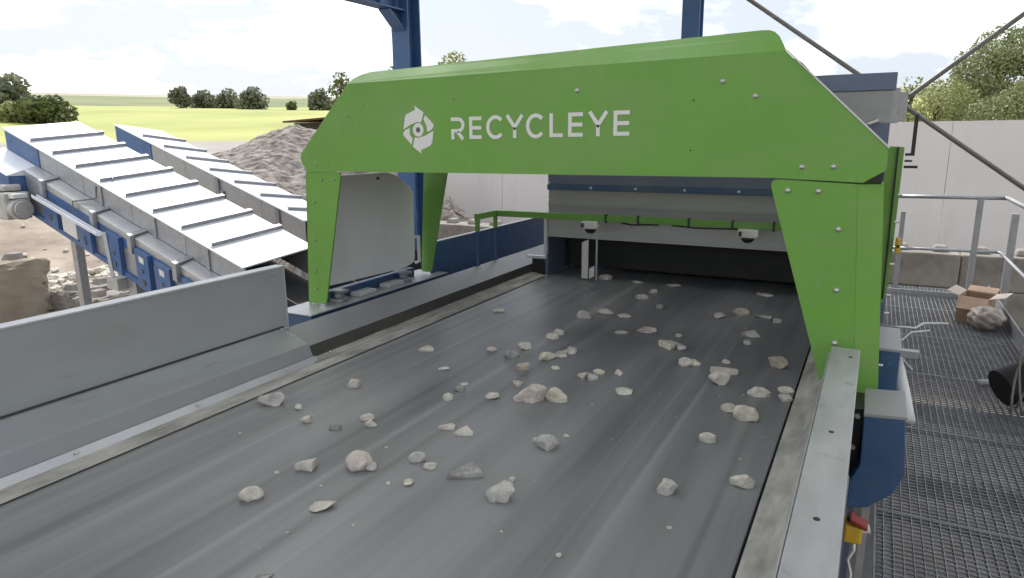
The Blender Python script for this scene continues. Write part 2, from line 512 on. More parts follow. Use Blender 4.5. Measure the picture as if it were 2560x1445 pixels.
def tree(name, label, x, y, zb, w, h, m, seed, group, n=2200, leaf=None, trunk=0.25, shape='round', cat='tree'):
    r = random.Random(seed)
    root = empty(name, (x, y, zb), label, cat, group)
    t = MB()
    th = h * trunk
    lean = V((r.uniform(-.06, .06) * h, r.uniform(-.06, .06) * h, 0))
    top = V((x, y, zb + h * 0.75)) + lean
    tr = max(0.05, h * 0.022)
    t.tube([(x, y, zb - 0.3), V((x, y, zb + th)) + lean * 0.2, V((x, y, zb + h * .5)) + lean * .6, top], [tr * 1.3, tr, tr * .7, tr * .25], 7)
    cs = []; rd = []
    nb = 13 if shape != 'low' else 10
    for i in range(nb):
        a = 2 * math.pi * i / nb * 2.4 + r.uniform(-.3, .3)
        f = (i + .5) / nb
        if shape == 'low':
            e = math.sqrt(max(0.05, 1 - f ** 2)); zz = zb + h * (0.12 + .66 * f)
        else:
            e = math.sin(math.pi * (0.16 + 0.78 * f)) ** .8; zz = zb + th * .8 + (h - th) * (0.06 + .80 * f)
        rad = w * .5 * e * r.uniform(.35, .72)
        c = V((x + math.cos(a) * rad, y + math.sin(a) * rad, zz)) + lean * f
        cs.append(tuple(c)); rd.append(w * r.uniform(.17, .30) * (1.0 if shape == 'low' else .95))
        s0 = V((x, y, zb + min(th + (h - th) * .55 * f, zz - zb - .1))) + lean * f * .6
        t.tube([s0, (s0 + c) / 2 + V((0, 0, .04 * h)), c], [tr * .45, tr * .3, tr * .12], 5)
    t.build('trunk', 'bark', root, smooth=True)
    leaf_cloud('crown', cs, rd, n, leaf or w * .05, m, root, seed, squash=.85)
    return root


GH = 'trees of the field hedgerow'
tree('tree', 'dark tall tree behind the hedge at the far left', -134.4, 66.6, 5.4, 10.0, 5.8, 'leaf_far_hazy', 11, GH, 2400, .5)
tree('hedge_bush', 'broad dark bush at the very left edge of the field', -101, 46.0, 2.8, 8.0, 4.3, 'leaf_far_hazy', 12, GH, 2600, .4, .1, 'low', 'bush')
tree('hedge_bush', 'rounded bush right of the left hedge, above the nearer white covers', -92.2, 50.2, 2.6, 6.9, 3.7, 'leaf_mid', 13, GH, 2600, .33, .1, 'low', 'bush')
tree('hedge_bush', 'yellowish low bush between the dark bush and the rounded bush', -95.5, 48.2, 2.7, 4.6, 3.0, 'leaf_bright', 14, GH, 1500, .3, .1, 'low', 'bush')
tree('tree', 'tallest tree with a bare trunk at the left of the far row', -184.07, 137.9, 9.6, 6.6, 7.0, 'leaf_far_hazy', 15, GH, 1700, .42, .3)
tree('tree', 'low dark bush second from left in the far row', -184.3, 145.7, 9.8, 8.6, 5.6, 'leaf_far_hazy', 16, GH, 1700, .42, .1, 'low')
tree('tree', 'dark bush third from left in the far row', -177.7, 149.2, 9.8, 9.4, 5.6, 'leaf_far_hazy', 17, GH, 1700, .42, .1, 'low')
tree('tree', 'broad rounded tree at the right of the far row', -160.2, 143.4, 8.8, 9.6, 6.8, 'leaf_far_hazy', 18, GH, 2000, .42, .1, 'low')
tree('field_shrub', 'tiny shrub alone in the field right of the far row', -142.3, 140.5, 8.3, 3.6, 2.9, 'leaf_mid', 19, GH, 700, .3, .1, 'low', 'shrub')
tree('tree', 'dark bush half hidden by the left end of the gantry', -130.3, 138.3, 8.2, 7.6, 5.3, 'leaf_far_hazy', 20, GH, 1500, .4, .1, 'low')
tree('tree', 'slender sparse tree rising at the left shoulder of the gantry', -53.0, 60.0, 1.0, 3.6, 7.9, 'leaf_mid', 21, 'trees behind the gantry', 900, .16, .3)
tree('tree', 'sparse thin tree just left of the blue corner column', -45.5, 59.7, 0.9, 2.8, 9.0, 'leaf_mid', 22, 'trees behind the gantry', 600, .15, .35)
tree('tree', 'sunlit yellow-green tree top right of the blue corner column', -38.5, 58.5, 0.6, 5.8, 9.0, 'leaf_bright', 23, 'trees behind the gantry', 2600, .17, .3)
GR = 'trees behind the white wall'
tree('tree', 'tall leafy tree behind the white wall at the right edge', 4.35, 37.8, -1.0, 4.6, 6.9, 'leaf_near', 24, GR, 15000, .075, .3)
tree('tree', 'lower bright bush behind the white wall beside the hood', 1.95, 34.0, -1.5, 4.8, 5.4, 'leaf_bright', 25, GR, 15000, .062, .1, 'low')
tree('tree', 'dense bush behind the white wall at the far right', 4.6, 32.0, -1.6, 4.4, 5.4, 'leaf_near', 26, GR, 15000, .062, .1, 'low')
tree('tree', 'sparse thin sapling showing above the hood corner', 0.9, 35.5, -1.4, 1.6, 5.5, 'leaf_near', 27, GR, 500, .08, .3)


# ------------------------------------------------------------------ heaps of rubble, far shed
def heap(name, label, c, rx, ry, h, seed, parts=96):
    g = random.Random(seed)
    ph = [(g.uniform(0, 6.28), g.uniform(0, 6.28), g.uniform(.6, 2.4), g.uniform(.6, 2.4)) for _ in range(10)]
    vs = []; fs = []
    for i in range(parts + 1):
        for j in range(parts + 1):
            x = (i / parts - .5) * 2; y = (j / parts - .5) * 2
            r = math.hypot(x, y) * (1 + .10 * math.sin(3 * math.atan2(y, x) + seed) + .06 * math.sin(7 * math.atan2(y, x)))
            z = h * max(-.15, (1 - r ** 1.1))
            X = x * rx; Y = y * ry
            k = sum(math.sin(X * a * 1.7 + p) * math.sin(Y * b * 1.7 + q) / (a + b) for p, q, a, b in ph)
            z += .09 * k * (1 if r < 1 else .2) + g.uniform(-.055, .055) + (0.07 * math.sin(X * .9 + Y * .6) if r < .9 else 0)
            vs.append((X + g.uniform(-.05, .05), Y + g.uniform(-.05, .05), z))
    n = parts + 1
    for i in range(parts):
        for j in range(parts):
            fs.append((i * n + j, (i + 1) * n + j, (i + 1) * n + j + 1, i * n + j + 1))
    me = bpy.data.meshes.new(name); me.from_pydata(vs, [], fs); me.update()
    o = bpy.data.objects.new(name, me); me.materials.append(M['heap']); o.location = c; col.objects.link(o)
    return tag(o, label, 'rubble heap')


heap('rubble_heap', 'large brown heap of rubble behind the left end of the gantry', (-24.4, 24.2, -2.4), 9.5, 9.5, 4.1, 3, 130)
heap('rubble_heap', 'grey gravel heap in front of the white wall, seen under the gantry', (-13.6, 17.0, -3.2), 4.6, 2.6, 4.4, 5, 90)

fs_ = empty('field_shed', (-47.0, 52.0, 0.2), 'small dark shed with a brown roof by the yellow field', 'shed')
MB().box(-50.0, -44, 49.6, 54, 0.0, 2.55).build('wall', 'shedwall', fs_)
MB().prism([(-50.9, 49.0, 2.58), (-50.9, 55, 2.70), (-50.9, 55, 2.86), (-50.9, 49.0, 2.74)], (7.5, 0, .35)).build('roof', 'rooftile', fs_)

# ------------------------------------------------------------------ white sheet wall and block wall behind the walkway
ww = empty('sheet_wall', (0, 20, -3.2), 'tall plain white sheet wall behind the walkway and the hood', 'wall')
x = -16.0
while x < 13:
    MB().box(x + .006, x + 2.494, 20.0, 20.08, -3.2, 1.29).build('panel', 'wallwhite', ww)
    x += 2.5
for zz in (-1.6, -.2):
    pass
bw = empty('block_wall', (0, 14, -3.42), 'stacked concrete block wall with studs on top behind the walkway', 'wall')
blk = {}
def block_mesh(studs):
    b = MB().box(-.595, .595, -.3, .3, 0, .594)
    if studs:
        for sx in (-.3, .3):
            b.prism([(sx - .13, -.13, .594), (sx + .13, -.13, .594), (sx + .09, -.09, .70), (sx - .09, -.09, .70)], (0, .26, 0))
    return b
bproto = {}
for row in range(4):
    for i in range(18):
        top = row == 3
        xx = -14.2 + i * 1.2 + (.6 if row % 2 else 0)
        if top not in bproto:
            o = block_mesh(top).build('block', 'concrete', None, bevel=.03)
            bproto[top] = o
        else:
            o = bproto[top].copy(); col.objects.link(o)
        o.parent = bw
        o.location = (xx + rng.uniform(-.004, .004), rng.uniform(-.02, .02), row * .6)

# worn concrete blocks down in the yard on the left
def worn_block(label, c, sx, sy, sz, rz, seed, studs=True, m='concrete_worn'):
    o = empty('concrete_block', c, label, 'block', 'concrete blocks in the yard')
    bm = bmesh.new()
    bmesh.ops.create_cube(bm, size=1)
    for v in bm.verts: v.co = V((v.co.x * sx, v.co.y * sy, (v.co.z + .5) * sz))
    bmesh.ops.subdivide_edges(bm, edges=bm.edges[:], cuts=9, use_grid_fill=True)
    g = random.Random(seed)
    for v in bm.verts:
        e = [abs(abs(v.co.x) - sx / 2) < 1e-4, abs(abs(v.co.y) - sy / 2) < 1e-4, abs(v.co.z - sz) < 1e-4]
        k = .012 + (.05 if sum(e) >= 2 else 0)
        d = V((g.uniform(-k, k), g.uniform(-k, k), g.uniform(-k, k)))
        if sum(e) >= 2:
            d += V((-v.co.x, -v.co.y, -(v.co.z - sz / 2))).normalized() * g.uniform(.01, .11)
        v.co += d
    me = bpy.data.meshes.new('body'); bm.to_mesh(me); bm.free()
    for p in me.polygons: p.use_smooth = False
    b = bpy.data.objects.new('body', me); me.materials.append(M[m]); col.objects.link(b); b.parent = o
    if studs:
        n = max(1, int(sy / .8))
        for i in range(n):
            yy = (i + .5) / n * sy - sy / 2
            w = .19
            MB().prism([V((-w, yy - w, sz - .02)) + V(c), V((w, yy - w, sz - .02)) + V(c), V((w * .6, yy - w * .6, sz + .15)) + V(c), V((-w * .6, yy - w * .6, sz + .15)) + V(c)], (0, w * 1.6, 0)).build('stud', 'concrete', o, bevel=.02)
    o.rotation_euler = (0, 0, rz)
    return o


worn_block('big worn brown concrete block beyond the left guard', (-18.35, 7.95, -3.25), 1.1, 2.6, 1.45, .25, 3)
worn_block('pale studded concrete block right of the big worn block', (-18.0, 10.15, -3.25), .8, 1.6, .55, .15, 5, True, 'concrete')
worn_block('pale studded concrete block nearest the left guard', (-16.9, 10.1, -3.25), .8, 1.6, .5, .1, 6, True, 'concrete')
worn_block('pale studded concrete block behind the big worn block', (-27.5, 12.2, -3.25), .8, 2.2, 1.2, .2, 7, True, 'concrete')


def rock(seed, shape, lx, ly, lz, sub=3):
    g = random.Random(seed)
    if shape in 'tf' and sub >= 3:
        # broken flake: an irregular polygon with a nearly flat, slightly tilted top and chipped sides
        bm = bmesh.new()
        k = 3 if shape == 't' else 4
        a0 = g.uniform(0, 6.28); pts = []
        for i in range(k):
            a = a0 + 2 * math.pi * (i + g.uniform(-.16, .16)) / k
            b = a0 + 2 * math.pi * (i + .5 + g.uniform(-.2, .2)) / k
            pts.append(V((math.cos(a), math.sin(a), 0)) * g.uniform(.85, 1.1))
            pts.append(V((math.cos(b), math.sin(b), 0)) * (g.uniform(.48, .66) if k == 3 else g.uniform(.74, .86)))
        tx, ty = g.uniform(-.3, .3), g.uniform(-.3, .3)
        rings = []
        for f, s in ((0, .90), (.45, 1.0), (.86, .97), (1.0, .88)):
            rings.append([bm.verts.new((p.x * s + g.uniform(-.03, .03), p.y * s + g.uniform(-.03, .03), f * (1 + tx * p.x + ty * p.y) * .8)) for p in pts])
        n = len(pts)
        for r0, r1 in zip(rings, rings[1:]):
            for i in range(n):
                bm.faces.new((r0[i], r0[(i + 1) % n], r1[(i + 1) % n], r1[i]))
        bm.faces.new(rings[0][::-1]); bm.faces.new(rings[-1])
        mn = [min(v.co[i] for v in bm.verts) for i in range(3)]; mxx = [max(v.co[i] for v in bm.verts) for i in range(3)]
        for v in bm.verts:
            for i, q in enumerate((lx, ly, lz)):
                v.co[i] = ((v.co[i] - mn[i]) / (mxx[i] - mn[i]) - (.5 if i < 2 else 0)) * q
        return bm
    bm = bmesh.new()
    bmesh.ops.create_icosphere(bm, subdivisions=sub, radius=1.0)
    planes = []
    ncut = {'r': 8, 'a': 13, 'f': 7, 't': 8, 'l': 9}[shape]
    for i in range(ncut):
        d = V((g.gauss(0, 1), g.gauss(0, 1), g.gauss(0, .8))).normalized()
        planes.append((d, g.uniform(.46, .78) if shape != 'r' else g.uniform(.70, .92)))
    if shape == 't':
        a0 = g.uniform(0, 6.28)
        for i in range(3):
            a = a0 + i * 2.094 + g.uniform(-.25, .25)
            planes.append((V((math.cos(a), math.sin(a), .12)).normalized(), g.uniform(.36, .52)))
    if shape in 'ft':
        planes.append((V((g.uniform(-.1, .1), g.uniform(-.1, .1), 1)).normalized(), .5))
    planes.append((V((0, 0, -1)), .55))
    ph = [(g.uniform(0, 6.28), g.uniform(0, 6.28), g.uniform(0, 6.28)) for _ in range(3)]
    for v in bm.verts:
        for d, k in planes:
            t = v.co.dot(d) - k
            if t > 0: v.co -= d * t * .97
        q = sum(math.sin(v.co.x * 5 + a) * math.sin(v.co.y * 5 + b) * math.sin(v.co.z * 5 + c) for a, b, c in ph)
        v.co *= 1 + .035 * q + g.uniform(-.016, .016)
    mn = [min(v.co[i] for v in bm.verts) for i in range(3)]; mxx = [max(v.co[i] for v in bm.verts) for i in range(3)]
    L = (lx, ly, lz)
    for v in bm.verts:
        for i in range(3):
            v.co[i] = ((v.co[i] - mn[i]) / (mxx[i] - mn[i]) - (.5 if i < 2 else 0)) * L[i]
    return bm


# broken pale stone spilled in the yard (uncountable rubble)
bm_all = bmesh.new()
g_ = random.Random(31)
for i in range(900):
    if i < 150:
        a = g_.gauss(0, .75); b = g_.gauss(0, .9); px_, py_ = -19.6 + a, 11.2 + b; s = g_.uniform(.10, .34)
    else:
        px_ = g_.uniform(-38, -12); py_ = g_.uniform(4, 22); s = g_.uniform(.05, .20) * (1.6 if g_.random() < .08 else 1)
    b_ = rock(i + 900, 'a', s, s * g_.uniform(.6, 1), s * g_.uniform(.4, .7), 1)
    d = math.hypot(px_, py_)
    bmesh.ops.translate(b_, verts=b_.verts, vec=(px_, py_, terrain(d) - .02 + (max(0, .5 - .4 * math.hypot(a, b)) if i < 150 else 0)))
    me_ = bpy.data.meshes.new('t'); b_.to_mesh(me_); b_.free(); bm_all.from_mesh(me_); bpy.data.meshes.remove(me_)
me_ = bpy.data.meshes.new('loose_rubble'); bm_all.to_mesh(me_); bm_all.free()
o_ = bpy.data.objects.new('loose_rubble', me_); me_.materials.append(M['stone0']); col.objects.link(o_)
tag(o_, 'pale broken stones scattered over the dirt yard', 'rubble', kind='stuff')

# ------------------------------------------------------------------ blue steel shelter over the machine
sh = empty('steel_shelter', (-7.34, 10, -3.2), 'blue steel open-sided shelter frame with corner column, roof and tie rods', 'shelter')


def ibeam(p0, p1, up, w, h, tf=.025, tw=.016):
    p0, p1, up = V(p0), V(p1), V(up).normalized()
    d = p1 - p0; side = d.normalized().cross(up).normalized()
    b = MB()
    for s in (-1, 1):
        b.obox(p0 + up * (s * (h / 2 - tf / 2)) - up * tf / 2 - side * w / 2, d, side * w, up * tf)
    b.obox(p0 - side * tw / 2 - up * (h / 2 - tf - .001), d, side * tw, up * (h - 2 * tf - .002))
    return b


ZB = 3.07
ibeam((-7.33, 10, -3.25), (-7.33, 10, 3.46), (0, 1, 0), .34, .36).build('column', 'blue_frame', sh)
ibeam((-2.46, 10, -3.25), (-2.46, 10, 3.62), (0, 1, 0), .24, .24).build('column', 'blue_frame', sh)
ibeam((3.1, 10, -3.25), (3.1, 10, 3.62), (0, 1, 0), .24, .24).build('column', 'blue_frame', sh)
ibeam((6.3, 10, -3.25), (6.3, 10, 3.46), (0, 1, 0), .3, .34).build('column', 'blue_frame', sh)
ibeam((-7.33, -.9, -3.25), (-7.33, -.9, ZB), (0, 1, 0), .3, .34).build('column', 'blue_frame', sh)
ibeam((6.3, -.9, -3.25), (6.3, -.9, ZB), (0, 1, 0), .3, .34).build('column', 'blue_frame', sh)
ibeam((-7.33, 9.81, ZB + .19), (-7.33, -1.3, ZB + .19), (0, 0, 1), .26, .38).build('eaves_beam', 'blue_frame', sh)
ibeam((6.3, 9.81, ZB + .19), (6.3, -1.3, ZB + .19), (0, 0, 1), .26, .38).build('eaves_beam', 'blue_frame', sh)
ibeam((-7.3, 10, 3.64), (6.3, 10, 3.64), (0, 0, 1), .2, .3).build('gable_beam', 'blue_frame', sh)
# haunch under the beam at the corner column
hb = MB()
hb.prism([(-7.338, 9.818, ZB - .001), (-7.338, 9.42, ZB - .001), (-7.338, 9.818, ZB - .30)], (.016, 0, 0))
hb.obox((-7.44, 9.42, ZB - .02), (.22, 0, 0), (0, .398, -.29), (0, .016, .02))
hb.build('haunch', 'blue_frame', sh)
for yy in (9.2, 9.62):
    MB().box(-7.44, -7.35, yy, yy + .014, ZB + .028, ZB + .35).build('stiffener', 'blue_frame', sh)
    MB().box(-7.31, -7.22, yy, yy + .014, ZB + .028, ZB + .35).build('stiffener', 'blue_frame', sh)
# roof sheet (above the picture, it shades the belt)
rb = MB(); rl_ = MB()
nr = 66
RY0 = -1.4
for i in range(nr):
    x0 = -7.75 + 14.4 * i / nr; x1 = -7.75 + 14.4 * (i + 1) / nr
    zo = .05 if i % 2 else 0
    (rl_ if i % 11 in (4, 5, 6, 7) else rb).obox((x0, RY0, 3.83 + zo), (x1 - x0, 0, 0), (0, 10.3 - RY0, 0), (0, 0, .02))
rb.build('roof_sheet', 'roofm', sh)
rl_.f = [f for k, f in enumerate(rl_.f) if k % 6 == 1]
rl_.build('added_rooflight', 'added_rooflight', sh)  # unseen translucent strips added to brighten the belt below
for yy in (-1.0, 2.5, 6.5):
    ibeam((-7.3, yy, 3.62), (6.3, yy, 3.62), (0, 0, 1), .16, .3).build('rafter', 'blue_frame', sh)
MB().cyl((-2.34, 10.02, 3.211), (3.0, 10.02, -.708), .028, 8).build('tie_rod', 'rod', sh, smooth=True)
MB().cyl((-2.34, 9.95, -.703), (3.0, 9.95, 3.73), .028, 8).build('tie_rod', 'rod', sh, smooth=True)
MB().box(-.005, .155, 9.86, 9.90, 1.13, 1.55).box(.155, .24, 9.86, 10.0, 1.15, 1.5).build('gusset_plate', 'galv', sh, bevel=.006)

# ------------------------------------------------------------------ main sorting conveyor
cv = empty('sorting_conveyor', (-1.13, 2.5, -3.2), 'wide dark sorting belt with steel skirts and galvanised side beam', 'conveyor')
bb = MB()
nx = 46
BX0, BX1 = -2.125, -.212
for i in range(nx):
    u0, u1 = i / nx, (i + 1) / nx
    def zz(u):
        return -.004 + .010 * max(0, (u - .975) / .025) ** 2
    xa, xb = BX0 + (BX1 - BX0) * u0, BX0 + (BX1 - BX0) * u1
    bb.add([(xa, -2.5, zz(u0)), (xb, -2.5, zz(u1)), (xb, 6.4, zz(u1)), (xa, 6.4, zz(u0))], [(0, 1, 2, 3)])
bb.box(BX0, BX1, -2.5, 6.4, -.02, -.008)
bb.build('belt', 'belt', cv, smooth=False)
MB().box(-2.25, -.13, -2.5, 6.4, -.42, -.06).build('bed_frame', 'blue', cv)
for yy in (-1.8, 1.4, 4.8):
    MB().box(-2.2, -2.05, yy, yy + .15, -3.25, -.42).build('leg', 'galv', cv)
    MB().box(-.3, -.15, yy, yy + .15, -3.25, -.42).build('leg', 'galv', cv)


def strip_profile(prof, y0, y1, th=.006):
    """steel sheet folded along the running direction: prof = [(x, z), ...]"""
    b = MB()
    for (xa, za), (xb, zb) in zip(prof, prof[1:]):
        d = V((xb - xa, 0, zb - za)); n = V((-d.z, 0, d.x)).normalized() * th
        b.obox((xa, y0, za), (d.x, 0, d.z), (0, y1 - y0, 0), n)
    return b


# left edge: dusty rubber strip, then folded skirts
MB().add([(-2.102, -2.5, .002), (-2.102, 4.47, .002), (-2.14, 4.47, .012), (-2.14, -2.5, .012), (-2.2, -2.5, .006), (-2.2, 4.47, .006)],
         [(0, 1, 2, 3), (3, 2, 5, 4)][::1]).build('dust_strip', 'dust', cv)
GY = 2.20
g1 = strip_profile([(-2.235, .085), (-2.385, .145)], -2.5, GY).build('front_skirt', 'skirt', cv)
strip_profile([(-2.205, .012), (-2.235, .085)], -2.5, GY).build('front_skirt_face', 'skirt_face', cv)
MB().box(-2.3885, -2.379, -2.5, GY, .1455, .1505).build('seam_shadow', 'skirt_dark', cv)  # dark strip painted in for the shadow gap below the guard
strip_profile([(-2.180, .006), (-2.196, .034)], -2.5, GY, .008).build('front_skirt_lip', 'skirt_light', cv)
MB().box(-2.40, -2.388, -2.5, GY + .03, .14, .425).build('side_guard', 'skirt', cv)
MB().box(-2.44, -2.382, -2.5, GY + .036, .425, .433).build('guard_top_flange', 'skirt_light', cv, bevel=.002)
MB().box(-2.44, -2.386, GY + .03, GY + .036, .13, .425).build('guard_end_flange', 'skirt_light', cv)
# rear, lower skirt
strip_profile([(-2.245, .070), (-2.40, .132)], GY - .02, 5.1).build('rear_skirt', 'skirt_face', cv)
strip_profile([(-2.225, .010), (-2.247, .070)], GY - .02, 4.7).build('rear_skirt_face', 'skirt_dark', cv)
strip_profile([(-2.175, .012), (-2.227, .016)], GY - .02, 4.5, .006).build('rear_skirt_lip', 'dust', cv)
MB().box(-2.752, -2.740, 3.925, 5.86, -.40, .275).build('blue_side_wall', 'blue', cv)
MB().box(-2.765, -2.736, 3.925, 5.86, .276, .283).build('wall_top_flange', 'skirt_light', cv)
for yy in np.arange(-.35, 2.2, .45):
    MB().dome((-2.185, float(yy) + .12, .024), .008, (0, 0, 1), 8, 3).build('bolt', 'zinc', cv, smooth=True)
for yy in np.arange(2.3, 4.4, .34):
    MB().dome((-2.20, float(yy), .021), .008, (0, 0, 1), 8, 3).build('bolt', 'zinc', cv, smooth=True)
for k in range(4):
    MB().dome((-2.255 - k * .035, GY - .035, .105 + k * .014), .006, (.35, 0, 1), 8, 3).build('bolt', 'zinc', cv, smooth=True)
# right edge: dust, sloping plate, galvanised beam
MB().add([(-.203, -2.5, .006), (-.15, -2.5, .018), (-.15, 4.47, .018), (-.203, 4.47, .006), (-.118, -2.5, .055), (-.118, 4.47, .055)],
         [(0, 1, 2, 3), (1, 4, 5, 2)]).box(-.203, -.12, -2.5, 4.47, -.05, .004).build('dust_strip', 'dust', cv)
MB().obox((-.119, -2.5, .050), (.020, 0, .155), (0, 5.2, 0), (.003, 0, -.001)).build('side_plate', 'skirt_light', cv)
rl = MB()
rl.box(-.093, .005, -2.5, 2.735, .208, .22)
rl.box(-.093, -.086, -2.5, 2.735, .06, .207)
rl.box(-.001, .005, -2.5, 2.735, .06, .207)
rl.box(-.085, -.002, 2.725, 2.733, .07, .207)
rl.build('side_beam', 'galv_rail', cv, bevel=.003)
for yy in (2.62, 1.9, 1.42):
    MB().cyl((-.045 + .02 * (yy > 2), yy, .2195), (-.045 + .02 * (yy > 2), yy, .2212), .007, 12).build('bolt_hole', 'black', cv)
MB().cyl((-.018, 2.32, .2195), (-.018, 2.32, .2225), .013, 12).build('bolt_hole', 'zinc', cv)
MB().box(-.11, -.096, -2.5, 4.47, -.42, .03).build('side_panel', 'blue', cv)

# ------------------------------------------------------------------ feed hood at the far end
hd = empty('feed_hood', (-1.03, 5.3, -3.2), 'grey and blue feed hood with a dark mouth at the far end of the belt', 'hood')
HX0, HX1, HY = -2.088, .035, 4.48
hm = MB()
hm.box(HX0, HX1, HY, HY + .012, .295, .435)
hm.box(HX0, HX1, HY - .012, HY, .295, .312)
hm.build('lower_front_plate', 'hood_steel', hd)
MB().box(HX0, HX1, HY + .014, HY + .026, .43, .64).box(HX0, HX1, HY + .002, HY + .014, .52, .528).build('middle_front_plate', 'hood_steel', hd)
MB().box(HX0, HX1, HY - .016, HY + .012, .632, .672).build('blue_lip', 'blue', hd, bevel=.004)
MB().box(HX0, HX1, HY + .004, HY + .018, .673, 1.06).build('upper_front_plate', 'steel_blue', hd)
MB().box(HX0, HX1, HY + .010, HY + .022, 1.061, 1.238).build('grey_front_plate', 'hood_steel', hd)
MB().box(HX0 - .01, HX1 + .012, HY - .002, HY + .03, 1.239, 1.335).build('top_cap', 'steel_blue', hd, bevel=.004)
MB().box(HX1 - .02, HX1, HY + .032, 6.4, .30, 1.33).box(HX1 - .02, HX1 - .004, HY + .03, 6.4, .0, .299).build('side_wall', 'steel_blue', hd)
MB().box(HX0 - .0, HX0 + .02, HY + .032, 6.4, .30, 1.33).box(HX0 - .03, HX0 - .012, HY + .03, 6.4, .0, .299).build('side_wall', 'steel_blue', hd)
MB().box(HX0 - .1, HX1 + .01, 6.41, 6.43, -.4, 1.33).build('rear_wall', 'dark', hd)
MB().box(HX0 + .021, HX1 - .021, HY + .031, 6.4, 1.30, 1.32).build('roof_plate', 'steel_blue', hd)
MB().box(-2.22, HX0 - .031, 4.49, 4.5, .0, .128).build('cheek_plate', 'dark', hd)
for zz_ in (-.2, .1, .3):
    pass
MB().box(HX0 + .03, HX1 - .03, 4.80, 4.808, .035, .31).build('rubber_curtain', 'dark', hd)
MB().prism([(-1.807, 4.45, .012), (-1.760, 4.45, .012), (-1.760, 4.45, .292), (-1.807, 4.45, .270)], (0, .012, 0)).build('guide_strip', 'strip', hd)
MB().prism([(-1.750, 4.45, .012), (-1.712, 4.45, .030), (-1.712, 4.45, .108), (-1.750, 4.45, .085)], (0, .012, 0)).build('guide_strip', 'strip', hd)
MB().box(-1.702, -1.690, 4.45, 4.462, .005, .296).build('guide_post', 'galv', hd)
MB().box(-2.115, -2.09, 4.47, 4.50, .16, .43).box(-2.24, -2.085, 4.44, 4.47, .13, .15).build('corner_post', 'skirt_light', hd)
for xx in (-1.75, -1.43, -1.10, -.76):
    MB().dome((xx, HY - .016, .652), .011, (0, -1, 0), 10, 3).build('bolt', 'zinc', hd, smooth=True)
for zz_ in (.46, .56, .68, .74):
    MB().dome((HX0 + .012, HY - .002 + (.006 if zz_ > .65 else .016), zz_), .008, (0, -1, 0), 8, 3).build('bolt', 'zinc', hd, smooth=True)
MB().tube([(-.11, HY + .005, 1.03), (-.11, HY - .06, 1.035), (-.03, HY - .075, 1.075), (-.03, HY + .005, 1.08)], .011, 8).build('grab_handle', 'zinc', hd, smooth=True)
for yy in (4.7, 6.2):
    MB().box(HX0 - .1, HX0 - .031, yy, yy + .1, -3.25, .29).build('leg', 'galv', hd)
    MB().box(HX1 - .003, HX1 + .08, yy, yy + .1, -3.25, .29).build('leg', 'steel_blue', hd)

# ------------------------------------------------------------------ green gantry
gt = empty('sorting_gantry', (-1.4, 3.4, 0.0), 'green portal gantry with white lettering spanning the belt', 'gantry')
YF, YB = 2.83, 3.90
outline = [(-2.78, .822), (-2.838, .905), (-2.46, 1.277), (-.345, 1.305), (.026, .948), (.026, .872), (-.045, .826), (-.36, .838), (-2.54, .832)]
rad = [.03, .05, 0, 0, .02, .006, .006, .0, .0]


def panel_shape(y, th, sgn, name, m):
    pts = fillet(outline, rad)
    b = MB().prism([(x_, y, z_) for x_, z_ in pts], (0, th, 0))
    # folded top edge leaning back
    rear = 0 if sgn > 0 else .03
    zf = lambda x_: 1.277 + .028 * (x_ + 2.46) / 2.115
    hi_ = [(-2.462, .12), (-2.47, .45), (-2.45, .8), (-2.40, 1.0), (-.455, 1.0), (-.425, .97), (-.402, .86), (-.382, .66), (-.364, .36), (-.349, .10)]
    y0_ = y + (0 if sgn > 0 else th)
    top = []
    for x_, k in hi_:
        hgt = (.064 + .034 * (x_ + 2.4) / 2) * k
        top.append(V((x_, y0_ + sgn * .12 * k, zf(x_) + .0005 + hgt - rear * k)))
    poly = [V((-2.46, y0_, zf(-2.46) + .0005))] + top + [V((-.345, y0_, zf(-.345) + .0005))]
    b.prism(poly, (0, sgn * .010, 0))
    return b.build(name, m, gt)


fp = panel_shape(YF, .012, 1, 'front_panel', 'green')
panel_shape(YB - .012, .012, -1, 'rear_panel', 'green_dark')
# roof between the two panels and the slanted shoulders (set in a little)
tp = MB()
tp.obox((-2.40, YF + .135, 1.318), (1.95, 0, .045), (0, YB - YF - .27, 0), (0, 0, .012))
tp.build('top_cover', 'green_dark', gt)
ins = MB()
ins.prism([(-2.76, YF + .03, .86), (-2.80, YF + .03, .91), (-2.45, YF + .03, 1.255), (-.36, YF + .03, 1.28), (-.03, YF + .03, .94), (-.03, YF + .03, .86)], (0, YB - YF - .06, 0))
ins.build('shade_filler', 'black', gt)  # black filler standing in for the shade inside the gantry
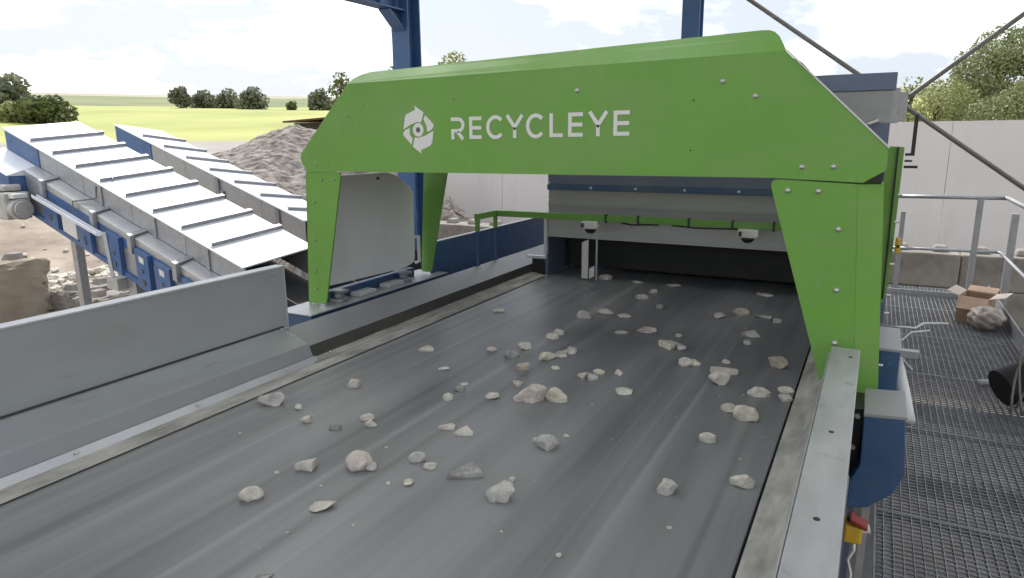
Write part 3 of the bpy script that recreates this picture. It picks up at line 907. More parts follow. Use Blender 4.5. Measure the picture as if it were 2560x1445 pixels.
# legs: tapered front plate and bent-back outer flange
def leg(y, sgn, side, m):
    # side -1 left, +1 right; sgn +1 front (flange bends towards +y), -1 rear
    if side < 0:
        pl_ = fillet([(-2.795 if sgn > 0 else -2.745, .828), (-2.545, .828), (-2.715, .078), (-2.848 if sgn > 0 else -2.80, .078)], [.0, .035, .03, .02])
        bend = [(-2.797, .826), (-2.850, .080)]; ox = -.04
    else:
        pl_ = fillet([(-.372, .834), (-.062, .820), (-.004, .012), (-.118, .012)], [.04, .0, .0, .02])
        bend = [(-.061, .819), (-.003, .013)]; ox = .085
    b = MB().prism([(x_, y, z_) for x_, z_ in pl_], (0, sgn * .010, 0))
    (xa, za), (xb, zb) = bend
    if sgn < 0 and side < 0:
        return b.build('leg', m, gt)
    hgt = [V((xa, y, za)), V((xa + ox, y + sgn * .05, za)), V((xb + ox, y + sgn * .05, zb - .02)), V((xb, y, zb))]
    b.prism(hgt, (0, sgn * .010, 0))
    if side > 0:
        b.prism([V((xa + ox, y + sgn * .05, za)), V((xa + ox, y + sgn * .2, za)), V((xb + ox - .01, y + sgn * .12, zb - .02)), V((xb + ox, y + sgn * .05, zb - .02))], (-.008, 0, 0))
    else:
        b.prism([V((xa + ox, y + sgn * .05, za)), V((xa + ox, y + sgn * .2, za)), V((xb + ox, y + sgn * .12, zb)), V((xb + ox, y + sgn * .05, zb))], (.008, 0, 0))
    return b.build('leg', m, gt)


leg_l = leg(YF + .004, 1, -1, 'green'); leg_r = leg(YF + .004, 1, 1, 'green')
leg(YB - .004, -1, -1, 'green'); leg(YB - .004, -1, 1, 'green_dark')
# extra dark plate and bracket arms beside the rear right leg
MB().prism([(.024, YB - .22, .945), (.098, YB - .22, .94), (.096, YB - .22, .30), (.082, YB - .22, .20), (.052, YB - .22, .20)], (0, .1, 0)).build('rear_corner_post', 'green', gt)
MB().prism([(.068, YB - .235, .94), (.076, YB - .235, .94), (.080, YB - .235, .22), (.072, YB - .235, .22)], (0, .01, 0)).build('rubber_edge', 'black', gt)
MB().prism([(.0265, YF - .004, .949), (.031, YF - .004, .953), (-.340, YF - .004, 1.310), (-.3445, YF - .004, 1.306)], (0, .012, 0)).build('edge_highlight', 'skirt_light', fp)  # pale strip painted in as the highlight along the bent edge
br = MB()
br.box(.126, .142, 3.70, 3.716, .900, 1.085)
br.box(.104, .126, 3.70, 3.716, .900, .912)
br.box(.104, .135, 3.70, 3.712, .872, .881)
br.box(.104, .160, 3.70, 3.712, .843, .855)
br.build('bracket_arm', 'black', gt)
for zz_ in (.78, .68, .52, .40, .33, .12):
    MB().cyl((.072, 2.9, zz_), (.088, 2.9, zz_), .005, 6).build('bolt', 'zinc', gt)
BOLTS = [(-2.366, 1.171), (-2.474, 1.118), (-1.816, 1.184), (-1.181, 1.196), (-.568, 1.207), (-.442, 1.147), (-.257, .881), (-.148, .883),
         (-2.714, .867), (-2.628, .867), (-2.684, .785), (-2.598, .787), (-.3, .791), (-.193, .791), (-.112, .651), (-.098, .416), (-.087, .206),
         (-2.749, .659), (-2.764, .447), (-2.775, .268), (-2.782, .164)]
bp_ = None
for i, (x_, z_) in enumerate(BOLTS):
    big = x_ > -1.5
    b = MB().cyl((x_, YF + .004 if z_ < .82 else YF, z_), (x_, YF - .002, z_), .0105 if big else .007, 12)
    b.dome((x_, YF - .002, z_), .0085 if big else .006, (0, -1, 0), 12, 4, .7)
    b.build('bolt', 'zinc' if big else 'bolt', fp if z_ > .82 else (leg_l if x_ < -1.4 else leg_r), smooth=True)
for x_, z_ in ((-.678, 1.138), (-.681, .942)):
    MB().cyl((x_, YF - .0005, z_), (x_, YF + .001, z_), .004, 8).build('screw_hole', 'black', fp)

MB().box(-.075, .018, YF + .02, YF + .10, .829, .866).build('gap_shade', 'black', gt)  # black filler box painting the shade in the gap above the leg
# lettering: flat strokes
YS = YF - .0025


def stroke(b, pts, w, cap=0.0):
    pts = [V((p[0], p[1])) for p in pts]; n = len(pts)
    L_, R_ = [], []
    for i in range(n):
        if i == 0: d = (pts[1] - pts[0]).normalized(); k = 1
        elif i == n - 1: d = (pts[-1] - pts[-2]).normalized(); k = 1
        else:
            d0 = (pts[i] - pts[i - 1]).normalized(); d1 = (pts[i + 1] - pts[i]).normalized()
            d = (d0 + d1).normalized(); k = 1 / max(.5, d.dot(d1))
        nrm = V((-d.y, d.x)) * w / 2 * k
        L_.append(pts[i] + nrm); R_.append(pts[i] - nrm)
    for i in range(n - 1):
        b.prism([(q.x, YS, q.y) for q in (L_[i], L_[i + 1], R_[i + 1], R_[i])], (0, .0022, 0))


def arc(cx, cy, rx, ry, a0, a1, n=14):
    return [(cx + rx * math.cos(math.radians(a0 + (a1 - a0) * i / n)), cy + ry * math.sin(math.radians(a0 + (a1 - a0) * i / n))) for i in range(n + 1)]


W_ = .0165
def glyph(ch, x0, x1, z0, z1):
    h = W_ / 2; b = MB(); w = x1 - x0; H = z1 - z0
    zm = z0 + H * .5
    if ch == 'E':
        stroke(b, [(x0 + h, z0), (x0 + h, z1)], W_)
        for z_, f in ((z1 - h, 1), (zm, .97), (z0 + h, 1)):
            stroke(b, [(x0 + W_, z_), (x0 + w * f, z_)], W_)
    elif ch == 'L':
        stroke(b, [(x0 + h, z0), (x0 + h, z1)], W_)
        stroke(b, [(x0 + W_, z0 + h), (x1, z0 + h)], W_)
    elif ch == 'Y':
        xm = (x0 + x1) / 2
        stroke(b, [(x0 + h * .9, z1), (xm, zm - .004), (x1 - h * .9, z1)], W_)
        stroke(b, [(xm, z0), (xm, zm - .004)], W_)
    elif ch == 'C':
        stroke(b, arc((x0 + x1) / 2 + .004, (z0 + z1) / 2, w / 2 - h + .004, H / 2 - h + .003, 42, 318, 22), W_)
    elif ch == 'R':
        r = H * .29
        xc = x1 - r
        stroke(b, [(x0, z1 - h), (xc - .004, z1 - h)] + arc(xc - .004, z1 - h - (r - h * .3), r - h * .3, r - h * .3, 88, -90, 12) + [(x0 + h, z1 - h - 2 * (r - h * .3)), (x0 + h, z0)], W_)
        stroke(b, [(x0 + w * .48, z1 - W_ - 2 * (r - h * .3) + .004), (x1 - h, z0)], W_)
    b.build('letter', 'sign', fp)


for ch, x0, x1 in (('R', -1.831, -1.757), ('E', -1.729, -1.662), ('C', -1.636, -1.546), ('Y', -1.533, -1.440), ('C', -1.428, -1.338), ('L', -1.311, -1.246), ('E', -1.221, -1.152), ('Y', -1.128, -1.035), ('E', -1.012, -.941)):
    k = (x0 + 1.83) / .9
    glyph(ch, x0, x1, .994 + .010 * k, 1.096 + .012 * k)


def LG(p): return (-2.0245 + (p[0] - 275) * .000567, YS, 1.041 - (p[1] - 350) * .000438)
for poly in ([(243, 85), (338, 160), (315, 250), (300, 272), (272, 262), (200, 290), (118, 340), (140, 210), (152, 178), (252, 130)],
             [(354, 192), (432, 285), (438, 310), (415, 350), (371, 375), (366, 310), (336, 235)],
             [(300, 612), (212, 535), (238, 430), (265, 440), (350, 415), (435, 362), (420, 480), (400, 525), (298, 572)],
             [(184, 328), (184, 400), (214, 448), (198, 512), (118, 410), (112, 385), (135, 352)]):
    MB().prism([LG(p) for p in poly], (0, .0022, 0)).build('emblem_blade', 'sign', fp)
rg = MB()
n_ = 28
for i in range(n_):
    a0, a1 = 2 * math.pi * i / n_, 2 * math.pi * (i + 1) / n_
    q = [LG((275 + rx * math.cos(a), 350 + ry * math.sin(a))) for rx, ry, a in ((56, 74, a0), (56, 74, a1), (22, 31, a1), (22, 31, a0))]
    rg.prism(q, (0, .0022, 0))
rg.build('emblem_ring', 'sign', fp)
MB().prism([LG((275 + 22 * math.cos(2 * math.pi * i / 20), 350 + 31 * math.sin(2 * math.pi * i / 20))) for i in range(20)], (0, .0012, 0)).build('emblem_pupil', 'signgrey', fp)

# left foot beam, white side cover, levelling feet
fb = MB().box(-2.92, -2.665, 2.66, 4.02, .052, .060)
fb.build('foot_plate', 'skirt_light', gt, bevel=.003)
MB().box(-2.91, -2.675, 2.67, 4.0, -.30, .050).build('foot_beam', 'blue', gt)
for yy in (2.74, 2.77, 3.0, 3.24, 3.27, 3.6, 3.63):
    MB().dome((-2.675, yy, -.0), .010, (1, 0, 0), 8, 3).build('bolt', 'zinc', gt, smooth=True)
sc = MB()
prof = fillet([(2.88, .155), (3.70, .135), (3.815, .16), (3.83, .66), (3.60, .79), (2.88, .79)], [0, .03, .04, .05, .1, 0])
sc.prism([(-2.80, y_, z_) for y_, z_ in prof], (-.02, 0, 0))
wsc = sc.build('white_side_cover', 'white', gt, bevel=.004)
for yy in (2.99, 3.62):
    MB().cyl((-2.76, yy, .06), (-2.76, yy, .082), .055, 18).cyl((-2.76, yy, .083), (-2.76, yy, .11), .028, 14).box(-2.80, -2.72, yy - .02, yy + .05, .111, .125).build('levelling_foot', 'galv', gt, bevel=.003)
MB().box(-2.79, -2.71, 3.12, 3.28, .061, .085).build('white_pad', 'camwhite', gt, bevel=.004)
MB().box(-2.79, -2.71, 3.40, 3.56, .061, .085).build('white_pad', 'camwhite', gt, bevel=.004)
MB().box(-2.84, -2.80, 2.95, 3.8, .061, .12).build('blue_rail', 'blue', gt)
MB().tube([(-2.81, 3.83, .33), (-2.78, 3.84, .34), (-2.78, 3.84, .16), (-2.81, 3.83, .15)], .012, 8).build('cover_handle', 'camwhite', wsc)
MB().cyl((-2.79, 2.93, .775), (-2.77, 2.93, .775), .018, 12).build('latch', 'black', wsc)
MB().cyl((-2.80, 3.45, .755), (-2.79, 3.45, .755), .008, 10).build('latch', 'black', wsc)
# right feet: blue boxes with galvanised lids
rf = MB()
rf.prism([(.036, 2.50, .050), (.160, 2.50, .060), (.178, 2.50, -.135), (.150, 2.50, -.215), (.076, 2.50, -.287), (.012, 2.50, -.300), (.012, 2.50, -.20), (.040, 2.50, -.13)], (0, .26, 0))
rf.build('drive_box', 'blue', gt, bevel=.004)
MB().obox((.036, 2.495, .053), (.128, 0, .010), (0, .27, 0), (0, 0, .010)).build('drive_box_lid', 'hood_steel', gt)
MB().box(-.012, .034, 2.58, 2.76, -.29, .045).build('dark_recess', 'black', gt)
for xx, zz_ in ((.018, .02), (.012, -.10)):
    MB().cyl((xx, 2.57, zz_), (xx, 2.585, zz_), .009, 10).build('bolt', 'zinc', gt)
MB().box(.075, .148, 3.02, 3.36, -.42, .146).build('drive_box', 'blue', gt, bevel=.004)
MB().box(.07, .152, 3.01, 3.37, .148, .158).build('drive_box_lid', 'hood_steel', gt)
MB().box(.020, .082, 2.80, 2.96, -.04, -.008).build('leg_foot', 'galv', gt, bevel=.003)
MB().box(-.09, .15, 2.78, 3.95, -.30, -.05).build('foot_beam', 'blue', gt)

# ------------------------------------------------------------------ green camera bar with its cameras
cb = empty('camera_bar', (-1.4, 4.25, .372), 'slim green bar with cable ties crossing in front of the hood', 'bar')
bar = MB()
bar.box(-2.38, -.47, 4.235, 4.265, .452, .494)
bar.box(-2.41, -2.381, 3.98, 4.265, .452, .494)
bar.build('bar', 'green', cb, bevel=.002)
MB().box(-2.407, -2.384, 3.985, 4.01, .37, .451).build('post', 'green', cb)
MB().box(-2.407, -2.384, 4.235, 4.26, .37, .451).build('post', 'green', cb)
for yy in (3.985, 4.235):
    MB().box(-2.405, -2.386, yy + .002, yy + .023, .134, .3695).build('post_foot', 'blue', cb)
MB().box(-.469, -.09, 4.238, 4.262, .455, .491).box(-.12, -.09, 3.9, 4.237, .455, .491).build('end_bracket', 'green_dark', cb)
for xx in (-1.555, -1.335, -1.01, -.745, -.51):
    MB().box(xx - .005, xx + .005, 4.228, 4.272, .445, .500).build('cable_tie', 'black', cb)
MB().tube([(-1.45, 4.25, .448), (-1.38, 4.25, .438), (-1.30, 4.25, .444), (-1.2, 4.25, .448)], .006, 6).tube([(-1.12, 4.25, .449), (-.98, 4.25, .440), (-.8, 4.25, .444), (-.6, 4.25, .449)], .005, 6).build('cable', 'black', cb, smooth=True)
for xx, lab in ((-1.665, 'white dome camera under the green bar, left one'), (-.655, 'white dome camera under the green bar, right one by the leg')):
    k = empty('dome_camera', (xx, 4.25, .452), lab, 'camera', 'cameras hung from the green bar')
    b = MB().prism([(px_, py_, .452) for px_, py_ in fillet([(xx - .058, 4.20), (xx + .058, 4.20), (xx + .058, 4.30), (xx - .058, 4.30)], .035)], (0, 0, -.05))
    b.build('housing', 'camwhite', k, bevel=.008)
    MB().dome((xx, 4.25, .401), .040, (0, 0, -1), 18, 6, .9).build('dome', 'dome', k, smooth=True)
    MB().box(xx - .047, xx - .030, 4.194, 4.202, .410, .440).build('socket', 'black', k)

STONES = [
 (-1.996, 1.751, 0.093, 0.045, 0.046, 49.0, 2, 'a', 'large grey stone resting against the left steel skirt'),
 (-1.872, 1.768, 0.027, 0.036, 0.017, 47.0, 0, 'r', 'small pale egg-shaped stone beside the large grey one at the left skirt'),
 (-1.748, 1.682, 0.038, 0.021, 0.023, 46.0, 1, 'a', 'small pinkish stone just right of the left skirt'),
 (-1.615, 1.686, 0.04, 0.019, 0.023, 44.0, 4, 'r', 'small dark grey stone left of the touching pale pair'),
 (-1.835, 2.044, 0.056, 0.033, 0.033, 42.0, 0, 'a', 'pale faceted stone alone near the left skirt'),
 (-1.564, 1.799, 0.047, 0.021, 0.023, 41.0, 0, 'r', 'upper stone of the pale touching pair at belt left'),
 (-1.516, 1.763, 0.037, 0.018, 0.02, 41.0, 0, 'a', 'lower stone of the pale touching pair at belt left'),
 (-1.351, 1.504, 0.074, 0.079, 0.046, 42.0, 1, 'r', 'large round pinkish stone with a smooth top at belt left'),
 (-1.307, 1.508, 0.032, 0.037, 0.02, 41.0, 2, 'r', 'grey lump stuck to the right side of the large round pinkish stone'),
 (-1.492, 1.418, 0.062, 0.054, 0.026, 46.0, 0, 't', 'flat pale triangular shard left of the large round pinkish stone'),
 (-1.55, 1.355, 0.015, 0.007, 0.008, 49.0, 0, 'r', 'tiny pale chip left of the triangular shard'),
 (-1.497, 1.211, 0.062, 0.028, 0.035, 51.0, 0, 'r', 'smooth pale oval pebble nearest the lower left'),
 (-1.278, 1.266, 0.069, 0.037, 0.017, 45.0, 0, 'l', 'long flat pale shard, lowest of the left group'),
 (-1.373, 1.358, 0.008, 0.006, 0.005, 45.0, 0, 'r', 'tiny chip above the long flat shard'),
 (-1.143, 1.235, 0.011, 0.006, 0.007, 43.0, 0, 'r', 'tiny white chip below the long flat shard'),
 (-1.2, 1.457, 0.014, 0.011, 0.009, 39.0, 0, 'r', 'tiny white pebble left of a small oblong white stone'),
 (-1.148, 1.487, 0.026, 0.034, 0.01, 38.0, 0, 'l', 'small oblong white stone below the round grey-white pair'),
 (-1.208, 1.615, 0.051, 0.028, 0.031, 37.0, 2, 'r', 'round mottled grey stone right of the large pinkish one'),
 (-1.145, 1.594, 0.037, 0.017, 0.018, 36.0, 0, 'r', 'small white oval pebble touching the round mottled grey stone'),
 (-1.359, 1.649, 0.011, 0.005, 0.006, 39.0, 0, 'r', 'tiny chip above the round mottled grey stone'),
 (-1.262, 1.869, 0.056, 0.035, 0.015, 34.0, 0, 't', 'left shard of the two pointed pale shards mid-belt'),
 (-1.189, 1.859, 0.061, 0.043, 0.02, 33.0, 0, 't', 'right shard of the two pointed pale shards mid-belt'),
 (-1.029, 1.611, 0.099, 0.051, 0.025, 33.0, 4, 't', 'wide jagged dark grey stone with a grainy face'),
 (-0.861, 1.53, 0.074, 0.044, 0.045, 29.0, 2, 'a', 'large pale grey boulder standing up at the lower middle'),
 (-0.882, 1.643, 0.019, 0.013, 0.012, 28.0, 0, 'r', 'small chip right above the large boulder at the lower middle'),
 (-0.883, 1.887, 0.073, 0.053, 0.044, 25.0, 2, 'a', 'blocky grey stone with a lobe, middle of the belt'),
 (-0.93, 1.914, 0.027, 0.015, 0.017, 26.0, 0, 'r', 'pale lobe on the left of the blocky grey stone'),
 (-0.859, 1.995, 0.022, 0.01, 0.011, 23.0, 0, 'r', 'tiny white chip right of the blocky grey stone'),
 (-0.603, 1.363, 0.014, 0.012, 0.008, 24.0, 0, 'r', 'small white pebble nearest the bottom edge'),
 (-0.453, 1.789, 0.053, 0.047, 0.032, 14.0, 2, 'a', 'upright grey stone alone at the lower right of the belt'),
 (-0.265, 1.917, 0.065, 0.031, 0.036, 8.0, 0, 'a', 'pale boulder near the right belt edge, lowest on the right'),
 (-0.395, 1.605, 0.015, 0.007, 0.008, 14.0, 0, 'r', 'tiny pale chip below the upright grey stone'),
 (-0.422, 2.175, 0.051, 0.025, 0.03, 11.0, 0, 'r', 'rounded pale stone with a notch, right part of the belt'),
 (-0.41, 2.486, 0.053, 0.058, 0.021, 9.0, 0, 'l', 'narrow pale stone touching the left of a round pale disc'),
 (-0.339, 2.422, 0.08, 0.045, 0.05, 8.0, 3, 'r', 'round pale yellowish disc stone with a dark shadow below'),
 (-0.333, 2.687, 0.079, 0.035, 0.032, 7.0, 0, 'a', 'flat pale stone with a pointed right end near right belt edge'),
 (-0.242, 2.764, 0.057, 0.026, 0.025, 5.0, 3, 'r', 'upper of two stacked cream stones at the right belt edge'),
 (-0.233, 2.668, 0.049, 0.035, 0.029, 5.0, 0, 'a', 'lower of two stacked cream stones at the right belt edge'),
 (-0.505, 2.883, 0.103, 0.066, 0.024, 10.0, 3, 't', 'arched cream shard on top of the right cluster'),
 (-0.499, 2.748, 0.076, 0.049, 0.045, 10.0, 0, 'a', 'cream block in front of the arched shard in the right cluster'),
 (-0.525, 3.033, 0.032, 0.017, 0.017, 10.0, 0, 'r', 'small white pebble above the right cluster'),
 (-0.679, 2.919, 0.057, 0.04, 0.035, 13.0, 0, 'r', 'pale left half of the two-tone stone right of middle'),
 (-0.643, 2.938, 0.043, 0.047, 0.026, 12.0, 3, 'a', 'yellow right half of the two-tone stone right of middle'),
 (-0.312, 3.082, 0.074, 0.057, 0.044, 6.0, 5, 'a', 'tan and reddish stone by the green leg'),
 (-0.821, 3.146, 0.085, 0.087, 0.029, 15.0, 3, 't', 'leaning beige shard of the pair left of the dark patch'),
 (-0.757, 3.147, 0.042, 0.055, 0.025, 14.0, 2, 'a', 'grey piece leaning on the beige shard'),
 (-0.822, 3.351, 0.033, 0.017, 0.016, 14.0, 2, 'r', 'tiny grey pebble behind the beige shard pair'),
 (-0.495, 3.518, 0.081, 0.037, 0.032, 8.0, 2, 'a', 'speckled grey stone in front of the row by the green leg'),
 (-0.489, 3.364, 0.035, 0.046, 0.022, 8.0, 2, 'r', 'small round grey stone below the speckled grey stone'),
 (-1.001, 3.374, 0.096, 0.083, 0.024, 17.0, 1, 'l', 'flat pink stone with a pointed left tip'),
 (-1.108, 3.289, 0.067, 0.045, 0.013, 19.0, 2, 'l', 'flat grey sliver left of the flat pink stone'),
 (-0.718, 3.83, 0.058, 0.076, 0.023, 11.0, 2, 'l', 'leftmost stone of the row of four before the right leg, tilted grey'),
 (-0.617, 3.941, 0.082, 0.042, 0.037, 9.0, 5, 'r', 'brownish oval stone, second of the row of four by the right leg'),
 (-0.495, 3.94, 0.081, 0.054, 0.014, 7.0, 4, 'l', 'flat dark sliver, third of the row of four by the right leg'),
 (-0.412, 3.866, 0.039, 0.051, 0.017, 6.0, 2, 't', 'upright pointed grey stone, last of the row of four by the right leg'),
 (-1.197, 3.595, 0.068, 0.061, 0.016, 18.0, 0, 'l', 'thin white lens-shaped stone, right of the far trio'),
 (-1.329, 3.647, 0.083, 0.073, 0.019, 20.0, 0, 'l', 'flat pale stone, middle of the far trio'),
 (-1.396, 3.478, 0.072, 0.047, 0.039, 22.0, 2, 'a', 'blocky grey stone, left of the far trio'),
 (-1.074, 3.875, 0.043, 0.031, 0.026, 16.0, 4, 'r', 'small dark stone far down the belt'),
 (-1.244, 4.079, 0.071, 0.034, 0.028, 17.0, 2, 'r', 'curled grey stone with a dark hollow far down the belt'),
 (-1.228, 4.271, 0.052, 0.031, 0.025, 16.0, 2, 'r', 'small grey stone behind the curled one far down the belt'),
 (-0.564, 4.51, 0.092, 0.058, 0.013, 7.0, 2, 'l', 'pale flat stone just coming out of the curtain at right'),
 (-1.167, 4.55, 0.093, 0.051, 0.011, 14.0, 2, 'l', 'thin pale sliver at the mouth of the hood'),
 (-1.435, 4.552, 0.095, 0.06, 0.013, 18.0, 4, 'l', 'dark sliver at the mouth of the hood'),
 (-1.664, 4.551, 0.092, 0.046, 0.034, 20.0, 2, 'r', 'rounded grey stone at the hood mouth beside the pale strips'),
 (-1.918, 3.427, 0.062, 0.063, 0.018, 29.0, 0, 't', 'small pale pointed stone nearest the far left skirt'),
 (-1.39, 3.035, 0.065, 0.03, 0.029, 25.0, 0, 'r', 'white stone with a dimple, front of a touching pair at far middle'),
 (-1.39, 3.116, 0.05, 0.031, 0.03, 24.0, 0, 'r', 'round white stone, rear of a touching pair at far middle'),
 (-1.435, 2.817, 0.058, 0.036, 0.033, 27.0, 0, 'a', 'bright white faceted stone behind a dark grey one'),
 (-1.433, 2.68, 0.067, 0.034, 0.032, 28.0, 4, 'a', 'dark grey angular stone below the bright white faceted one'),
 (-1.566, 2.725, 0.046, 0.021, 0.018, 30.0, 1, 'r', 'small pink pebble left of the dark grey angular stone'),
 (-1.265, 2.716, 0.073, 0.039, 0.037, 25.0, 3, 'a', 'cream stone at the left end of the row of four mid-belt'),
 (-1.242, 2.804, 0.056, 0.073, 0.01, 24.0, 0, 'f', 'square white flake in the row of four mid-belt'),
 (-1.233, 2.849, 0.027, 0.023, 0.016, 23.0, 0, 'r', 'small white lump between the square flake and grey stone'),
 (-1.206, 2.859, 0.045, 0.059, 0.028, 23.0, 2, 'r', 'grey domed stone at the right end of the row of four mid-belt'),
 (-1.311, 2.546, 0.056, 0.031, 0.03, 27.0, 5, 'a', 'pale brownish stone below the dark grey angular one'),
 (-1.179, 2.611, 0.035, 0.016, 0.017, 24.0, 3, 'r', 'small cream pebble below the row of four mid-belt'),
 (-1.857, 2.59, 0.066, 0.049, 0.017, 36.0, 0, 't', 'flat white flake near the left skirt, far side'),
 (-1.625, 2.397, 0.046, 0.033, 0.011, 34.0, 0, 'l', 'small thin white sliver left of middle'),
 (-1.418, 2.199, 0.045, 0.022, 0.023, 33.0, 4, 'a', 'black and white split stone left of middle'),
 (-1.445, 2.276, 0.033, 0.031, 0.004, 32.0, 0, 'f', 'thin white flake behind the black and white split stone'),
 (-1.412, 2.104, 0.038, 0.035, 0.023, 34.0, 0, 'r', 'round whitish pebble below the black and white split stone'),
 (-1.237, 2.366, 0.04, 0.051, 0.017, 28.0, 0, 't', 'white pointed stone behind the largest flat stone'),
 (-1.257, 2.185, 0.05, 0.023, 0.024, 30.0, 0, 'a', 'pale wedge stone left of the largest flat stone'),
 (-1.114, 2.23, 0.117, 0.059, 0.063, 27.0, 1, 'a', 'largest stone on the belt, flat beige-pink with a dark underside'),
 (-1.025, 2.279, 0.077, 0.059, 0.046, 24.0, 3, 'a', 'cream slab right beside the largest stone'),
 (-1.086, 2.319, 0.019, 0.01, 0.011, 25.0, 0, 'r', 'tiny white piece between the largest stone and the cream slab'),
 (-1.03, 2.565, 0.041, 0.053, 0.017, 22.0, 0, 't', 'left pale shard of the trio right of middle'),
 (-0.988, 2.574, 0.04, 0.052, 0.017, 21.0, 0, 't', 'middle pale shard of the trio right of middle'),
 (-0.986, 2.642, 0.045, 0.02, 0.022, 20.0, 3, 'r', 'cream rounded stone at the right of the trio right of middle'),
 (-0.908, 2.677, 0.034, 0.034, 0.021, 19.0, 1, 'a', 'small pinkish lump right of the shard trio'),
 (-0.817, 2.479, 0.061, 0.041, 0.015, 18.0, 0, 'l', 'white lens-shaped stone alone right of the cream slab'),
 (-1.188, 0.968, 0.047, 0.021, 0.006, 51.0, 4, 'l', 'dark sliver cut by the bottom edge of the picture'),
]
CHIPS = [
 (-0.389, 2.667),
 (-0.468, 2.613),
 (-1.621, 3.904),
 (-1.597, 4.120),
 (-1.633, 3.803),
 (-1.574, 4.185),
 (-1.605, 4.012),
 (-0.714, 2.051),
 (-0.688, 2.542),
 (-1.944, 2.054),
 (-0.780, 1.391),
 (-0.569, 2.333),
 (-0.264, 2.295),
 (-0.261, 2.228),
 (-0.302, 2.094),
 (-1.273, 1.131),
 (-1.892, 1.510),
 (-0.885, 2.303),
 (-0.817, 1.672),
 (-0.817, 4.116),
]

# ------------------------------------------------------------------ inclined outfeed conveyors on the left
class Conv:
    def __init__(s, D, psi, th, phi, W, L):
        s.D = V(D); s.psi, s.th, s.phi, s.W, s.L = psi, th, phi, W, L
        s.u = V((-math.cos(psi) * math.cos(th), math.sin(psi) * math.cos(th), math.sin(th)))
        v = V((math.sin(psi), math.cos(psi), 0)); w = v.cross(s.u)
        if w.z < 0: w = -w
        s.v = v * math.cos(phi) + w * math.sin(phi)
        s.w = s.v.cross(s.u)
        if s.w.z < 0: s.w = -s.w
        s.uh = V((-math.cos(psi), math.sin(psi), 0)); s.vh = v
        s.ct = math.cos(th)

    def top(s, a, b, c=0.0):             # along the cover, across it, above it
        return s.D + s.u * a + s.v * b + s.w * c

    def side(s, a, o, dz):                # horizontal run a, out from the near side o, dz below the cover edge line
        return s.D + s.uh * a - s.vh * o + V((0, 0, a * math.tan(s.th) + dz))

    def sbox(s, b, a0, a1, o0, o1, z0, z1):
        p = s.side(a0, o0, z0)
        return b.obox(p, s.side(a1, o0, z0) - p, -s.vh * (o1 - o0), V((0, 0, z1 - z0)))


def outfeed(label, D, psi, th, phi, W, L, ribs, r0, r1, blue_from, sideh):
    c = Conv(D, psi, th, phi, W, L)
    base = c.side(2.0, -W / 2, 0); base.z = -3.2
    root = empty('outfeed_conveyor', base, label, 'conveyor', 'inclined outfeed conveyors')
    edges = [0.0] + sorted(ribs) + [L]
    for a0, a1 in zip(edges, edges[1:]):
        MB().obox(c.top(a0 + .003, -.03, -.022), c.u * (a1 - a0 - .006), c.v * (W + .06), c.w * .020).build('cover_panel', 'cover', root)
    for a in ribs:
        b = MB()
        b.obox(c.top(a - .03, r0, -.0015), c.u * .012, c.v * (r1 - r0), c.w * .05)
        b.obox(c.top(a - .018, r0, .037), c.u * .055, c.v * (r1 - r0), c.w * .0115)
        b.build('cover_rib', 'rib', root)
    Lh = L * c.ct
    # side walls hang below the cover edges, far end boxed in blue
    bh = blue_from * c.ct
    seg = [0.0, .25 * bh, .5 * bh, .75 * bh, bh]
    for s0, s1 in zip(seg, seg[1:]):
        b = MB(); c.sbox(b, s0 + .004, s1 - .004, -.015, .0, -sideh, -.024); b.build('side_panel', 'galv', root)
    b = MB(); c.sbox(b, bh, Lh - .03, -.015, .012, -sideh - .12, -.024); b.build('end_box_side', 'blue_conv', root)
    dzr = math.sin(phi) * W
    b = MB(); c.sbox(b, 0, Lh, -W * math.cos(phi), -W * math.cos(phi) + .015, -sideh, dzr - .03); b.build('side_panel', 'galv', root)
    b = MB(); c.sbox(b, Lh - .028, Lh - .01, -W * math.cos(phi) + .016, .0, -sideh - .12, min(0, dzr) - .03); b.build('end_plate', 'blue_conv', root)
    # the belt inside and its lower, open run towards the machine
    b = MB(); c.sbox(b, -3.2, Lh - .04, -W + .05, -.05, -.40, -.385); b.build('belt', 'dark', root)
    b = MB()
    c.sbox(b, -3.4, -.03, -.03, -.01, -.75, -.10); c.sbox(b, -3.4, -.03, -W + .01, -W + .03, -.75, -.05)
    b.build('trough_side', 'dark', root)
    # posts under the frame
    for a in (1.3, 3.9):
        p = c.side(a, -.05, -.5); q = c.side(a, -W + .1, -.5)
        b = MB()
        for t in (p, q):
            b.box(t.x - .06, t.x + .06, t.y - .06, t.y + .06, -3.25, t.z)
        b.build('support_frame', 'galv', root)
    return c, root


# nearer conveyor: eight ribs on the white cover
ribs1 = [.696 + (5.029 - .696) * i / 7 for i in range(8)]
c1, r1_ = outfeed('nearer white-covered inclined conveyor with blue side boxes and motor', (-6.8, 5.742, -.533), .0444, .3131, .0993, 1.1006, 5.74, ribs1, .027, 1.148, 4.75, .31)
ribs2 = [1.333 + (5.104 - 1.333) * i / 5 for i in range(6)] + [.58]
c2, r2_ = outfeed('farther white-covered inclined conveyor, narrower in view', (-8.431, 8.436, -.327), .095, .286, -.134, .996, 5.954, ribs2, .10, 1.05, 4.62, .46)
